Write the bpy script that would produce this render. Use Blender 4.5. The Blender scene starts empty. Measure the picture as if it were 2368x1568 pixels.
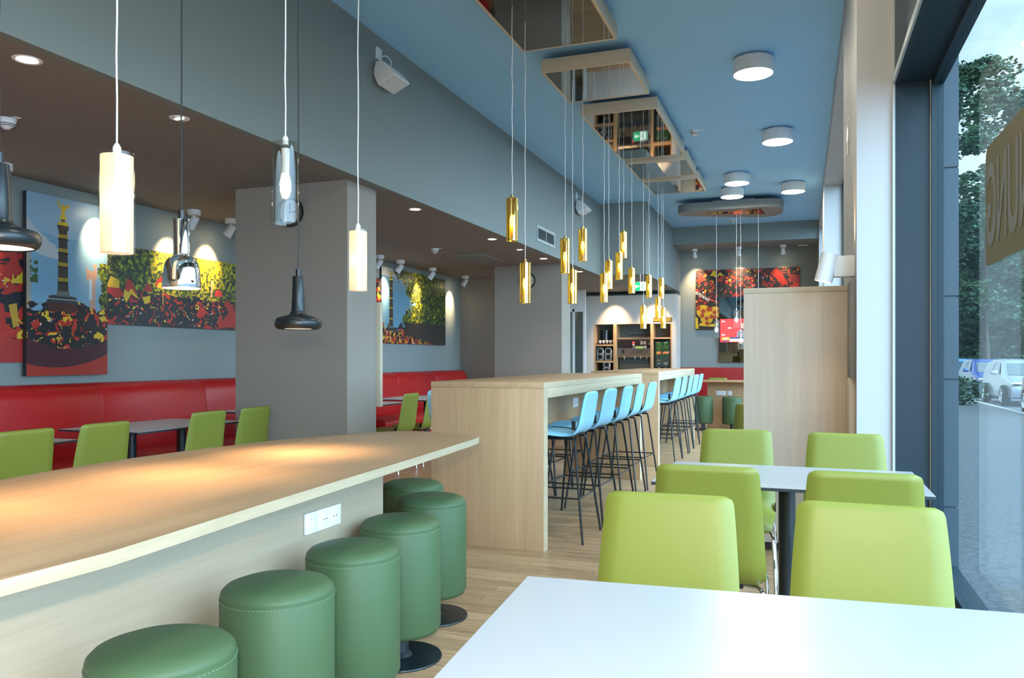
import bpy, bmesh, math, random
from mathutils import Vector, Matrix
random.seed(7)
S = bpy.context.scene
C = S.collection
PI = math.pi

# ------------------------------------------------------------------ camera, world, exposure
cam = bpy.data.cameras.new('camera')
cam.sensor_fit = 'HORIZONTAL'; cam.sensor_width = 36.0; cam.lens = 27.82
cam.shift_y = 0.01858; cam.clip_end = 500
co = bpy.data.objects.new('camera', cam); C.objects.link(co)
co.location = (0, 0, 1.26); co.rotation_euler = (PI/2, 0, math.radians(20.19))
S.camera = co
S.view_settings.view_transform = 'Standard'; S.view_settings.look = 'None'
S.view_settings.gamma = 1.0; S.view_settings.exposure = 1.14
S.view_settings.use_curve_mapping = False
S.cycles.max_bounces = 10; S.cycles.diffuse_bounces = 5; S.cycles.glossy_bounces = 5
S.cycles.transparent_max_bounces = 16; S.cycles.sample_clamp_indirect = 6
S.cycles.use_denoising = True
S.cycles.use_fast_gi = False
S.cycles.caustics_reflective = False; S.cycles.caustics_refractive = False

SKY = 0.85          # sky brightness
FLASH = 66.0       # photographer's flash
DRUM = 36.0        # ceiling drum diffusers
def make_world():
    w = bpy.data.worlds.new('sky'); S.world = w; w.use_nodes = True
    nt = w.node_tree; nt.nodes.clear(); N = nt.nodes.new; L = nt.links.new
    out = N('ShaderNodeOutputWorld'); bg = N('ShaderNodeBackground'); L(bg.outputs[0], out.inputs[0])
    tc = N('ShaderNodeTexCoord')
    mp = N('ShaderNodeMapping'); mp.inputs['Scale'].default_value = (1, 1, 2.4); L(tc.outputs['Generated'], mp.inputs[0])
    no = N('ShaderNodeTexNoise'); no.inputs['Scale'].default_value = 3.2; no.inputs['Detail'].default_value = 8; no.inputs['Roughness'].default_value = .6
    L(mp.outputs[0], no.inputs['Vector'])
    cr = N('ShaderNodeValToRGB'); L(no.outputs[0], cr.inputs[0])
    cr.color_ramp.elements[0].position = .28; cr.color_ramp.elements[0].color = (.40, .62, .82, 1)
    cr.color_ramp.elements[1].position = .47; cr.color_ramp.elements[1].color = (.93, .97, 1.0, 1)
    # extra sky brightness added high towards +X, behind the camera, to light the room
    dp = N('ShaderNodeVectorMath'); dp.operation = 'DOT_PRODUCT'
    v = Vector((.82, -.35, .45)).normalized(); dp.inputs[1].default_value = v
    L(tc.outputs['Generated'], dp.inputs[0])
    mr = N('ShaderNodeMapRange'); mr.interpolation_type = 'SMOOTHSTEP'
    mr.inputs['From Min'].default_value = .30; mr.inputs['From Max'].default_value = 1.0
    mr.inputs['To Min'].default_value = 1.0; mr.inputs['To Max'].default_value = 8.4
    L(dp.outputs['Value'], mr.inputs['Value'])
    ml = N('ShaderNodeMath'); ml.operation = 'MULTIPLY'; ml.inputs[1].default_value = SKY; L(mr.outputs[0], ml.inputs[0])
    tint = N('ShaderNodeMix'); tint.data_type = 'RGBA'; tint.blend_type = 'MULTIPLY'; tint.inputs[0].default_value = 1
    L(cr.outputs[0], tint.inputs[6]); m2 = N('ShaderNodeMapRange'); m2.interpolation_type = 'SMOOTHSTEP'; m2.inputs['From Min'].default_value = .15; m2.inputs['From Max'].default_value = .6; L(dp.outputs['Value'], m2.inputs['Value'])
    tm = N('ShaderNodeMix'); tm.data_type = 'RGBA'; L(m2.outputs[0], tm.inputs[0]); tm.inputs[6].default_value = (.90, .96, 1.0, 1); tm.inputs[7].default_value = (.67, .81, 1.0, 1)
    L(tm.outputs[2], tint.inputs[7])
    L(tint.outputs[2], bg.inputs['Color']); L(ml.outputs[0], bg.inputs['Strength'])
make_world()

def light(name, kind, loc, energy, color=(1, 1, 1), rot=(0, 0, 0), parent=None, **kw):
    l = bpy.data.lights.new(name, kind); l.energy = energy; l.color = color
    for k, v in kw.items(): setattr(l, k, v)
    o = bpy.data.objects.new(name, l); C.objects.link(o); o.location = loc; o.rotation_euler = rot
    if parent: o.parent = parent
    return o
def portal(name, loc, sx, sy):                       # daylight sampling helper of a window opening (emits nothing itself)
    o = light(name, 'AREA', loc, 1.0, rot=(0, PI/2, 0), shape='RECTANGLE', size=sx, size_y=sy)
    o.data.cycles.is_portal = True
portal('daylight_portal', (.72, -.05, 1.46), 2.7, 10.0)
portal('daylight_portal', (.62, 9.46, 1.95), 3.66, 5.88)
portal('daylight_portal', (.62, 14.9, 1.95), 3.66, 3.0)
light('camera_flash', 'POINT', (-.015, -.06, 1.42), FLASH, (1.0, .80, .60), shadow_soft_size=.03)
WARM = (1.0, .66, .36)

# ------------------------------------------------------------------ materials
def pm(name, col, rough=.5, metal=0.0, emit=None, es=0.0, spec=None, trans=0.0, coat=0.0):
    m = bpy.data.materials.new(name); m.use_nodes = True
    b = m.node_tree.nodes['Principled BSDF']
    b.inputs['Base Color'].default_value = (*col, 1); b.inputs['Roughness'].default_value = rough
    b.inputs['Metallic'].default_value = metal
    if emit: b.inputs['Emission Color'].default_value = (*emit, 1); b.inputs['Emission Strength'].default_value = es
    if spec is not None: b.inputs['Specular IOR Level'].default_value = spec
    if coat: b.inputs['Coat Weight'].default_value = coat; b.inputs['Coat Roughness'].default_value = .05
    return m
def noise_bump(m, scale, strength, dist=.002, detail=3):
    nt = m.node_tree; b = nt.nodes['Principled BSDF']
    tc = nt.nodes.new('ShaderNodeTexCoord'); n = nt.nodes.new('ShaderNodeTexNoise'); bp = nt.nodes.new('ShaderNodeBump')
    n.inputs['Scale'].default_value = scale; n.inputs['Detail'].default_value = detail
    bp.inputs['Strength'].default_value = strength; bp.inputs['Distance'].default_value = dist
    nt.links.new(tc.outputs['Object'], n.inputs['Vector']); nt.links.new(n.outputs[0], bp.inputs['Height']); nt.links.new(bp.outputs[0], b.inputs['Normal'])
    return m
def wood(name, c1, c2, axis, rough=.42, fine=38.0):
    m = pm(name, c1, rough); nt = m.node_tree; N = nt.nodes.new; L = nt.links.new; b = nt.nodes['Principled BSDF']
    tc = N('ShaderNodeTexCoord'); mp = N('ShaderNodeMapping')
    sc = [1.0, 1.0, 1.0]; sc[axis] = .035
    mp.inputs['Scale'].default_value = sc; L(tc.outputs['Object'], mp.inputs[0])
    n1 = N('ShaderNodeTexNoise'); n1.inputs['Scale'].default_value = fine; n1.inputs['Detail'].default_value = 5; n1.inputs['Roughness'].default_value = .65; n1.inputs['Distortion'].default_value = .3
    n2 = N('ShaderNodeTexNoise'); n2.inputs['Scale'].default_value = fine/5; n2.inputs['Detail'].default_value = 2
    L(mp.outputs[0], n1.inputs['Vector']); L(mp.outputs[0], n2.inputs['Vector'])
    ad = N('ShaderNodeMath'); ad.operation = 'ADD'; L(n1.outputs[0], ad.inputs[0]); L(n2.outputs[0], ad.inputs[1])
    cr = N('ShaderNodeValToRGB'); cr.color_ramp.elements[0].position = .36*2; cr.color_ramp.elements[1].position = 1.0
    mr = N('ShaderNodeMapRange'); mr.inputs['From Min'].default_value = .72; mr.inputs['From Max'].default_value = 1.28
    L(ad.outputs[0], mr.inputs['Value'])
    cr.color_ramp.elements[0].position = 0; cr.color_ramp.elements[0].color = (*c2, 1)
    cr.color_ramp.elements[1].position = 1; cr.color_ramp.elements[1].color = (*c1, 1)
    L(mr.outputs[0], cr.inputs[0]); L(cr.outputs[0], b.inputs['Base Color'])
    return m
def mix_shader(name, build):
    m = bpy.data.materials.new(name); m.use_nodes = True; nt = m.node_tree; nt.nodes.clear()
    out = nt.nodes.new('ShaderNodeOutputMaterial'); nt.links.new(build(nt), out.inputs[0]); return m
def glass_pane(name, tint=(1, 1, 1), refl=1.0, lo=.05, hi=.23):
    def b(nt):
        N = nt.nodes.new; L = nt.links.new
        t = N('ShaderNodeBsdfTransparent'); t.inputs[0].default_value = (*tint, 1)
        g = N('ShaderNodeBsdfGlossy'); g.inputs['Roughness'].default_value = 0.0; g.inputs['Color'].default_value = (refl, refl, refl, 1)
        f = N('ShaderNodeLayerWeight'); f.inputs[0].default_value = .5
        p = N('ShaderNodeMath'); p.operation = 'POWER'; p.inputs[1].default_value = 3.2; L(f.outputs['Facing'], p.inputs[0])
        mr = N('ShaderNodeMapRange'); mr.inputs['To Min'].default_value = lo; mr.inputs['To Max'].default_value = hi; L(p.outputs[0], mr.inputs['Value'])
        mx = N('ShaderNodeMixShader'); L(mr.outputs[0], mx.inputs[0]); L(t.outputs[0], mx.inputs[1]); L(g.outputs[0], mx.inputs[2])
        return mx.outputs[0]
    return mix_shader(name, b)

M = {}
M['grey'] = pm('grey wall paint', (.225, .268, .265), .75)
M['taupe'] = pm('warm grey column paint', (.30, .272, .235), .75)
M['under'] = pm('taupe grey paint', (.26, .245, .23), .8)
M['blue'] = pm('light blue ceiling paint', (.34, .66, 1.0), .8)
M['white'] = pm('white wall paint', (.48, .48, .48), .7)
M['beige'] = pm('warm beige wall paint', (.74, .50, .32), .8)  # unseen rear wall; warm colour chosen to bounce fill light forward
M['plastic'] = pm('white plastic', (.80, .81, .82), .4)
M['chrome'] = pm('chrome', (.85, .86, .88), .05, 1.0)
M['steel'] = pm('brushed steel', (.52, .49, .45), .28, 1.0)
M['black'] = pm('black metal', (.008, .014, .018), .38)
M['blackgloss'] = pm('glossy black lacquer', (.006, .010, .013), .34)
M['blackplastic'] = pm('black plastic', (.01, .011, .012), .35)
M['frame'] = pm('dark blue grey aluminium', (.012, .029, .040), .45, spec=.35)
M['framelight'] = pm('pale aluminium edge', (.45, .50, .50), .4)
OAK1, OAK2 = (.57, .37, .21), (.46, .29, .155)
M['oak_x'] = wood('oak laminate grain along x', OAK1, OAK2, 0)
M['oak_y'] = wood('oak laminate grain along y', OAK1, OAK2, 1)
M['oak_counter'] = wood('oak counter laminate', (.42, .265, .145), (.33, .205, .108), 1)
M['counter_edge'] = wood('pale counter edge banding', (.42, .345, .235), (.34, .275, .18), 1, fine=90)
M['oak_z'] = wood('oak laminate grain along z', OAK1, OAK2, 2)
M['raft_x'] = wood('light oak raft edge along x', (.74, .62, .46), (.62, .50, .36), 0)
M['raft_y'] = wood('light oak raft edge along y', (.74, .62, .46), (.62, .50, .36), 1)
M['oak_edge'] = wood('pale oak edge banding', (.60, .50, .34), (.50, .41, .27), 1, fine=90)
M['ash_z'] = wood('pale ash laminate', (.62, .53, .43), (.51, .43, .34), 2)
M['ash_y'] = wood('pale ash laminate along y', (.48, .39, .28), (.40, .32, .22), 1)
M['ash_edge'] = pm('pale ash edge', (.55, .49, .36), .5)
M['lime'] = noise_bump(pm('lime green leatherette', (.19, .213, .028), .45), 450, .08)
M['sky'] = noise_bump(pm('light blue leatherette', (.29, .70, .99), .36), 450, .08)
M['green'] = noise_bump(pm('moss green leatherette', (.060, .107, .048), .5, spec=.3), 300, .10)
M['stitch'] = pm('pale green stitching', (.16, .30, .16), .7)
M['red'] = noise_bump(pm('red leatherette', (.44, .009, .010), .40), 300, .08)
M['redpanel'] = pm('red panel', (.33, .014, .016), .5)
M['tablewhite'] = pm('white laminate', (.36, .37, .38), .28)
M['tableedge'] = pm('dark compact edge', (.02, .035, .045), .4)
M['tablegrey'] = pm('pale laminate', (.60, .56, .55), .35)
M['bronze'] = pm('bronze mirror', (.185, .19, .165), .03, 1.0)
M['copper'] = pm('copper mirror', (.80, .50, .34), .03, 1.0)
M['darkmirror'] = pm('dark tinted mirror', (.34, .40, .42), .06, 1.0)
M['cordwhite'] = pm('white cable', (.85, .86, .9), .5)
M['cordblack'] = pm('black cable', (.012, .016, .02), .5)
M['brass'] = pm('brass', (.75, .55, .20), .2, 1.0)
M['lamp_warm'] = pm('warm lamp lens', (1, 1, 1), .4, emit=(1.0, .80, .52), es=14)
M['lamp_soft'] = pm('warm lamp interior', (1, 1, 1), .4, emit=(1.0, .82, .55), es=2.2)
M['bulb'] = pm('glowing bulb', (1, 1, 1), .4, emit=(1.0, .76, .38), es=34)
M['bulb_gold'] = pm('glowing amber bulb', (1, 1, 1), .4, emit=(1.0, .62, .12), es=22)
M['drumlens'] = pm('opal diffuser', (1, 1, 1), .4, emit=(1.0, .93, .74), es=DRUM)
M['led'] = pm('led', (1, 1, 1), .4, emit=(.9, 1.0, .85), es=9)
M['whiteshade'] = None
def gold_sh(nt):
    N = nt.nodes.new; L = nt.links.new
    g = N('ShaderNodeBsdfGlossy'); g.inputs['Color'].default_value = (.95, .74, .26, 1); g.inputs['Roughness'].default_value = .07
    t = N('ShaderNodeBsdfTransparent'); t.inputs[0].default_value = (.95, .72, .22, 1)
    mx = N('ShaderNodeMixShader'); mx.inputs[0].default_value = .42; L(g.outputs[0], mx.inputs[1]); L(t.outputs[0], mx.inputs[2]); return mx.outputs[0]
M['goldglass'] = mix_shader('gold metallised glass', gold_sh)
def wsh(nt):
    N = nt.nodes.new; L = nt.links.new
    d = N('ShaderNodeBsdfDiffuse'); d.inputs[0].default_value = (.50, .45, .39, 1)
    t = N('ShaderNodeBsdfTranslucent'); t.inputs[0].default_value = (.9, .78, .62, 1)
    mx = N('ShaderNodeMixShader'); mx.inputs[0].default_value = .5; L(d.outputs[0], mx.inputs[1]); L(t.outputs[0], mx.inputs[2])
    e = N('ShaderNodeEmission'); e.inputs[0].default_value = (1, .72, .42, 1); e.inputs[1].default_value = .27
    a = N('ShaderNodeAddShader'); L(mx.outputs[0], a.inputs[0]); L(e.outputs[0], a.inputs[1]); return a.outputs[0]
M['whiteshade'] = mix_shader('white opal lamp shade', wsh)
M['clear'] = glass_pane('clear lamp glass', (.97, .98, .98), 1.0, .04, .25)
M['smoke'] = glass_pane('smoked lamp glass', (.84, .84, .80), 1.0, .05, .20)
M['window'] = glass_pane('window glass', (.80, .90, .92), .9, .045)
M['doorglass'] = glass_pane('cabinet glass', (.82, .92, .92), 1.0, .10)
M['goldplate'] = pm('gold plaque', (.55, .40, .08), .35, .6)
M['asphalt'] = noise_bump(pm('grey asphalt', (.10, .11, .12), .8), 30, .3, .01)
M['kerb'] = pm('granite kerb', (.38, .40, .40), .8)
M['cladding'] = pm('dark facade cladding', (.055, .078, .098), .5)
M['tyre'] = pm('tyre rubber', (.012, .012, .013), .8)
M['carglass'] = pm('car window glass', (.06, .09, .10), .06, spec=1.0, coat=.5)
M['led_green'] = pm('lit green sign face', (.0, .25, .08), .5, emit=(.0, .45, .14), es=.8)
M['led_white'] = pm('lit white sign face', (.9, .9, .9), .5, emit=(.9, 1, .95), es=.7)
M['leaf'] = pm('tree leaf', (.022, .060, .030), .7)
M['leaf2'] = pm('pale tree leaf', (.045, .105, .038), .7)
M['bark'] = pm('tree bark', (.05, .04, .03), .9)
M['vinyl'] = pm('ochre window film', (.155, .135, .055), .6)
M['vinylgrey'] = pm('grey film lettering', (.20, .21, .20), .6)

def floor_mat():
    m = pm('oak plank floor', (.4, .3, .2), .38); nt = m.node_tree; N = nt.nodes.new; L = nt.links.new; b = nt.nodes['Principled BSDF']
    tc = N('ShaderNodeTexCoord'); mp = N('ShaderNodeMapping'); L(tc.outputs['Object'], mp.inputs[0])
    br = N('ShaderNodeTexBrick'); L(mp.outputs[0], br.inputs['Vector'])
    br.offset = .37; br.inputs['Scale'].default_value = 1.0; br.inputs['Brick Width'].default_value = 1.15; br.inputs['Row Height'].default_value = .095
    br.inputs['Mortar Size'].default_value = .0015; br.inputs['Bias'].default_value = 0
    br.inputs['Color1'].default_value = (.56, .375, .215, 1); br.inputs['Color2'].default_value = (.42, .275, .152, 1); br.inputs['Mortar'].default_value = (.16, .11, .07, 1)
    m2 = N('ShaderNodeMapping'); m2.inputs['Scale'].default_value = (.06, 1, 1); L(tc.outputs['Object'], m2.inputs[0])
    n = N('ShaderNodeTexNoise'); n.inputs['Scale'].default_value = 45; n.inputs['Detail'].default_value = 6; n.inputs['Distortion'].default_value = .4; L(m2.outputs[0], n.inputs['Vector'])
    cr = N('ShaderNodeValToRGB'); cr.color_ramp.elements[0].position = .3; cr.color_ramp.elements[0].color = (.62, .60, .58, 1)
    cr.color_ramp.elements[1].position = .7; cr.color_ramp.elements[1].color = (1.12, 1.1, 1.08, 1); L(n.outputs[0], cr.inputs[0])
    mx = N('ShaderNodeMix'); mx.data_type = 'RGBA'; mx.blend_type = 'MULTIPLY'; mx.inputs[0].default_value = 1
    L(br.outputs['Color'], mx.inputs[6]); L(cr.outputs[0], mx.inputs[7]); L(mx.outputs[2], b.inputs['Base Color'])
    return m
M['floor'] = floor_mat()
def cobble_mat():
    m = pm('grey cobbled pavement', (.2, .2, .2), .6); nt = m.node_tree; N = nt.nodes.new; L = nt.links.new; b = nt.nodes['Principled BSDF']
    tc = N('ShaderNodeTexCoord'); v = N('ShaderNodeTexVoronoi'); v.inputs['Scale'].default_value = 11; L(tc.outputs['Object'], v.inputs['Vector'])
    v.feature = 'DISTANCE_TO_EDGE'
    cr = N('ShaderNodeValToRGB'); cr.color_ramp.elements[0].position = .02; cr.color_ramp.elements[0].color = (.05, .06, .065, 1)
    cr.color_ramp.elements[1].position = .14; cr.color_ramp.elements[1].color = (.085, .092, .097, 1)
    L(v.outputs['Distance'], cr.inputs[0]); L(cr.outputs[0], b.inputs['Base Color'])
    bp = N('ShaderNodeBump'); bp.inputs['Strength'].default_value = .6; bp.inputs['Distance'].default_value = .02; L(cr.outputs[0], bp.inputs['Height']); L(bp.outputs[0], b.inputs['Normal'])
    return m
M['cobble'] = cobble_mat()

# ------------------------------------------------------------------ mesh helpers
def nb(): return bmesh.new()
def box(bm, x0, x1, y0, y1, z0, z1, bev=0.0, seg=2, mi=0):
    vs = [bm.verts.new((x, y, z)) for z in (z0, z1) for y in (y0, y1) for x in (x0, x1)]
    fs = [(0, 2, 3, 1), (4, 5, 7, 6), (0, 1, 5, 4), (2, 6, 7, 3), (0, 4, 6, 2), (1, 3, 7, 5)]
    faces = [bm.faces.new([vs[i] for i in f]) for f in fs]
    for f in faces: f.material_index = mi
    if bev:
        es = list({e for f in faces for e in f.edges})
        r = bmesh.ops.bevel(bm, geom=es, offset=bev, segments=seg, profile=.5, affect='EDGES')
        for f in r['faces']: f.material_index = mi
    return bm
def frame_of(d):
    d = Vector(d).normalized(); a = Vector((0, 0, 1)) if abs(d.z) < .95 else Vector((1, 0, 0))
    u = d.cross(a).normalized(); return u, d.cross(u).normalized()
def tube(bm, pts, r, seg=10, caps=True, mi=0):
    pts = [Vector(p) for p in pts]; rings = []; n = len(pts)
    rr = r if isinstance(r, (list, tuple)) else [r]*n
    u = None
    for i, p in enumerate(pts):
        d = (pts[min(i+1, n-1)]-pts[max(i-1, 0)]).normalized()
        if u is None: u, w = frame_of(d)
        else:
            u = (u-d*u.dot(d)).normalized(); w = d.cross(u).normalized()
        rings.append([bm.verts.new(p+(u*math.cos(2*PI*k/seg)+w*math.sin(2*PI*k/seg))*rr[i]) for k in range(seg)])
    for a, b in zip(rings, rings[1:]):
        for k in range(seg):
            bm.faces.new((a[k], a[(k+1) % seg], b[(k+1) % seg], b[k])).material_index = mi
    if caps:
        bm.faces.new(rings[0][::-1]).material_index = mi; bm.faces.new(rings[-1]).material_index = mi
    return bm
def lathe(bm, prof, seg=40, c=(0, 0, 0), mat=None, mi=0, close=False):
    rings = []
    for r, z in prof:
        if r < 1e-6: rings.append([bm.verts.new((0, 0, z))])
        else: rings.append([bm.verts.new((r*math.cos(2*PI*k/seg), r*math.sin(2*PI*k/seg), z)) for k in range(seg)])
    vs = [v for ring in rings for v in ring]
    pairs = list(zip(rings, rings[1:]))
    if close: pairs.append((rings[-1], rings[0]))
    for a, b in pairs:
        for k in range(seg):
            k2 = (k+1) % seg
            if len(a) == 1 and len(b) == 1: continue
            if len(a) == 1: f = bm.faces.new((a[0], b[k2], b[k]))
            elif len(b) == 1: f = bm.faces.new((a[k], a[k2], b[0]))
            else: f = bm.faces.new((a[k], a[k2], b[k2], b[k]))
            f.material_index = mi
    T = Matrix.Translation(c)
    if mat is not None: T = T @ mat
    for v in vs: v.co = T @ v.co
    return bm
def prism(bm, poly, z0, z1, bev=0.0, mi=0, T=None):
    a = [bm.verts.new((x, y, z0)) for x, y in poly]; b = [bm.verts.new((x, y, z1)) for x, y in poly]; n = len(poly)
    fs = [bm.faces.new(a[::-1]), bm.faces.new(b)]
    for k in range(n): fs.append(bm.faces.new((a[k], a[(k+1) % n], b[(k+1) % n], b[k])))
    for f in fs: f.material_index = mi
    if T is not None:
        for v in a+b: v.co = T @ v.co
    if bev:
        es = list(fs[0].edges)+list(fs[1].edges)
        bmesh.ops.bevel(bm, geom=es, offset=bev, segments=2, profile=.5, affect='EDGES')
    return bm
def flat(bm, poly, T=None, mi=0):
    vs = [bm.verts.new(p if len(p) == 3 else (p[0], 0, p[1])) for p in poly]
    if T is not None:
        for v in vs: v.co = T @ v.co
    f = bm.faces.new(vs); f.material_index = mi; return f
def obj(name, bm, mats, parent=None, smooth=35, loc=(0, 0, 0), rot=(0, 0, 0), recalc=True):
    if recalc: bmesh.ops.recalc_face_normals(bm, faces=bm.faces[:])
    me = bpy.data.meshes.new(name); bm.to_mesh(me); bm.free()
    for m in (mats if isinstance(mats, (list, tuple)) else [mats]): me.materials.append(m)
    if smooth:
        me.polygons.foreach_set('use_smooth', [True]*len(me.polygons))
        me.set_sharp_from_angle(angle=math.radians(smooth))
    o = bpy.data.objects.new(name, me); C.objects.link(o); o.location = loc; o.rotation_euler = rot
    if parent: o.parent = parent
    return o
def tag(o, label, cat, group=None, kind=None):
    o['label'] = label; o['category'] = cat
    if group: o['group'] = group
    if kind: o['kind'] = kind
    return o
def thing(name, label, cat, loc=(0, 0, 0), rz=0, group=None):
    o = bpy.data.objects.new(name, None); o.empty_display_size = .1; C.objects.link(o); o.location = loc; o.rotation_euler = (0, 0, rz)
    return tag(o, label, cat, group)
def struct(name, bm, m, parent=None, label=None, **k):
    o = obj(name, bm, m, parent, **k)
    if not parent: o['kind'] = 'structure'
    if label: o['label'] = label
    return o
def dup(root, loc, rz=None, label=None, group=None):
    r = root.copy(); C.objects.link(r); r.location = loc
    if rz is not None: r.rotation_euler = (0, 0, rz)
    if label: r['label'] = label
    if group: r['group'] = group
    for ch in list(root.children):
        c = ch.copy(); C.objects.link(c); c.parent = r
        for g in list(ch.children):
            d = g.copy(); C.objects.link(d); d.parent = c
    return r
FONT = None
def text_mesh(s, size, bold=0.0, sx=1.0):
    cu = bpy.data.curves.new('lettering', 'FONT'); cu.body = s; cu.size = size; cu.align_x = 'CENTER'; cu.offset = bold; cu.extrude = .0008
    o = bpy.data.objects.new('lettering', cu); C.objects.link(o)
    dg = bpy.context.evaluated_depsgraph_get(); me = bpy.data.meshes.new_from_object(o.evaluated_get(dg))
    bpy.data.objects.remove(o); bpy.data.curves.remove(cu)
    for v in me.vertices: v.co.x *= sx
    return me
def letter(name, s, size, m, parent, loc, rot, bold=0.0, sx=1.0):
    me = text_mesh(s, size, bold, sx); me.materials.clear(); me.materials.append(m)
    o = bpy.data.objects.new(name, me); C.objects.link(o); o.parent = parent; o.location = loc; o.rotation_euler = rot
    return o
def order(k): return ['first', 'second', 'third', 'fourth', 'fifth', 'sixth', 'seventh', 'eighth', 'ninth', 'tenth', 'eleventh', 'twelfth', 'thirteenth', 'fourteenth', 'fifteenth'][k]

# ------------------------------------------------------------------ the room
ZC, ZS = 3.943, 2.70
XS, XW, XR = -3.32, -5.86, .29            # soffit face, left wall, right wall
YB, YE = -5.2, 17.54                      # wall behind the camera, far wall
struct('floor', box(nb(), XW-.1, .80, YB, YE+.1, -.06, 0), M['floor'])
struct('ceiling', box(nb(), XS-.05, .80, YB, 16.44, ZC, ZC+.1), M['blue'])
struct('ceiling_low', box(nb(), XW-.1, XS-.06, YB, YE, ZS, ZS+.05), M['under'])
b = nb(); box(b, XS-.06, XS, YB, 13.5, ZS, ZC); struct('wall_fascia', b, [M['grey']])
b = nb(); box(b, XS-.06, -2.52, 13.5, YE, ZS, ZC); struct('wall_fascia_step', b, M['grey'])
struct('wall_left', box(nb(), XW-.12, XW, YB, 13.2, 0, ZS), M['grey'])
b = nb(); box(b, XW-.12, -4.85, 13.2, 13.3, 0, ZS); box(b, -4.95, -4.85, 13.3, YE, 0, ZS); struct('wall_bay', b, M['taupe'])
struct('wall_far', box(nb(), -5.0, .80, YE, YE+.12, 0, ZC), M['grey'])
struct('wall_rear', box(nb(), XW-.12, .80, YB-.12, YB, 0, ZC), M['beige'])
struct('trim_1', box(nb(), -2.52, .75, 16.44, YE, 3.585, ZC+.1), M['grey'])
# columns: grey piers carrying the soffit
struct('column', box(nb(), -4.55, -3.45, 5.53, 5.99, 0, ZS), M['taupe'])
struct('column', box(nb(), -4.56, -3.46, 11.61, 12.08, 0, ZS), M['taupe'])
# right wall: piers, heads and sills around three windows
b = nb(); box(b, XR, .487, 4.96, 6.52, 0, ZC); box(b, .487, .72, 5.0, 6.52, 0, ZC)
box(b, XR, .66, 12.4, 13.4, 0, ZC); box(b, XR, .66, 16.4, YE, 0, ZC)
box(b, XR, .66, 6.52, 12.4, 3.78, ZC); box(b, XR, .66, 13.4, 16.4, 3.78, ZC)
box(b, XR, .66, 6.52, 12.4, 0, .12); box(b, XR, .66, 13.4, 16.4, 0, .12)
struct('wall_right', b, M['white'])
b = nb(); box(b, .487, .74, YB, 4.96, 2.81, ZC); struct('wall_window_head', b, M['frame'])
b = nb(); box(b, .476, .487, YB, 4.955, 2.81, 2.85); box(b, .476, .489, 4.944, 4.956, 0, 3.9); struct('trim_2', b, M['framelight'])
struct('trim_3', box(nb(), .489, .70, 4.945, 4.999, .10, 2.81), M['frame'])
struct('sill_1', box(nb(), .50, .80, YB, 4.96, 0, .105), M['frame'])
def window(name, x, y0, y1, z0, z1, mull=()):
    w = bpy.data.objects.new(name, None); C.objects.link(w); w['kind'] = 'structure'; w.location = (x, y0, z0)
    fw = .035; L = y1-y0; H = z1-z0
    b = nb(); box(b, -.03, .03, 0, fw, 0, H); box(b, -.03, .03, L-fw, L, 0, H); box(b, -.03, .03, fw, L-fw, 0, fw); box(b, -.03, .03, fw, L-fw, H-fw, H)
    for m in mull: box(b, -.03, .03, m-y0-.03, m-y0+.03, fw, H-fw)
    f = obj('window_frame', b, M['frame'], w)
    obj('window_glass', box(nb(), -.003, .003, fw, L-fw, fw, H-fw), M['window'], w)
    g = nb(); box(g, -.036, -.03, L-.012, L-.004, 0, H); obj('gasket', g, M['framelight'], f)
window('window_1', .70, YB, 4.955, .105, 2.81)
window('window_2', .56, 6.52, 12.4, .12, 3.78, (8.45, 10.4))
window('window_3', .56, 13.4, 16.4, .12, 3.78, (14.9,))
# dark taupe strip and oak board low on the pier behind the wooden screen
tag(obj('pier_strip', box(nb(), .262, .29, 5.02, 5.40, 1.14, 1.72, .003), M['under']), 'dark taupe strip on the white pier above the narrow oak board', 'panel')
tag(obj('oak_board', box(nb(), .255, .29, 5.06, 5.40, 0, 1.14, .003), M['ash_z']), 'narrow pale oak board on the pier beside the tall wooden screen', 'board')
# glass door in the passage left of the coffee cabinet
d = bpy.data.objects.new('door_1', None); C.objects.link(d); d['kind'] = 'structure'; d.location = (-4.84, 16.2, 0)
b = nb(); box(b, 0, .05, 0, .06, 0, 2.3); box(b, .48, .53, 0, .06, 0, 2.3); box(b, .25, .29, 0, .06, 0, 2.3); box(b, .05, .48, 0, .06, 2.24, 2.3); box(b, .05, .48, 0, .06, 0, .06); obj('door_frame', b, M['plastic'], d)
obj('door_glass', box(nb(), .05, .25, .025, .035, .06, 2.24), M['doorglass'], d); obj('door_glass', box(nb(), .29, .48, .025, .035, .06, 2.24), M['doorglass'], d)
obj('top_panel', box(nb(), 0, .53, 0, .06, 2.3, 2.699), M['plastic'], d)
b = nb(); tube(b, [(.27, -.03, .95), (.27, -.03, 1.3)], .01); tube(b, [(.27, -.03, 1.0), (.27, .01, 1.0)], .007); tube(b, [(.27, -.03, 1.25), (.27, .01, 1.25)], .007); obj('door_handle', b, M['steel'], d)

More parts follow.
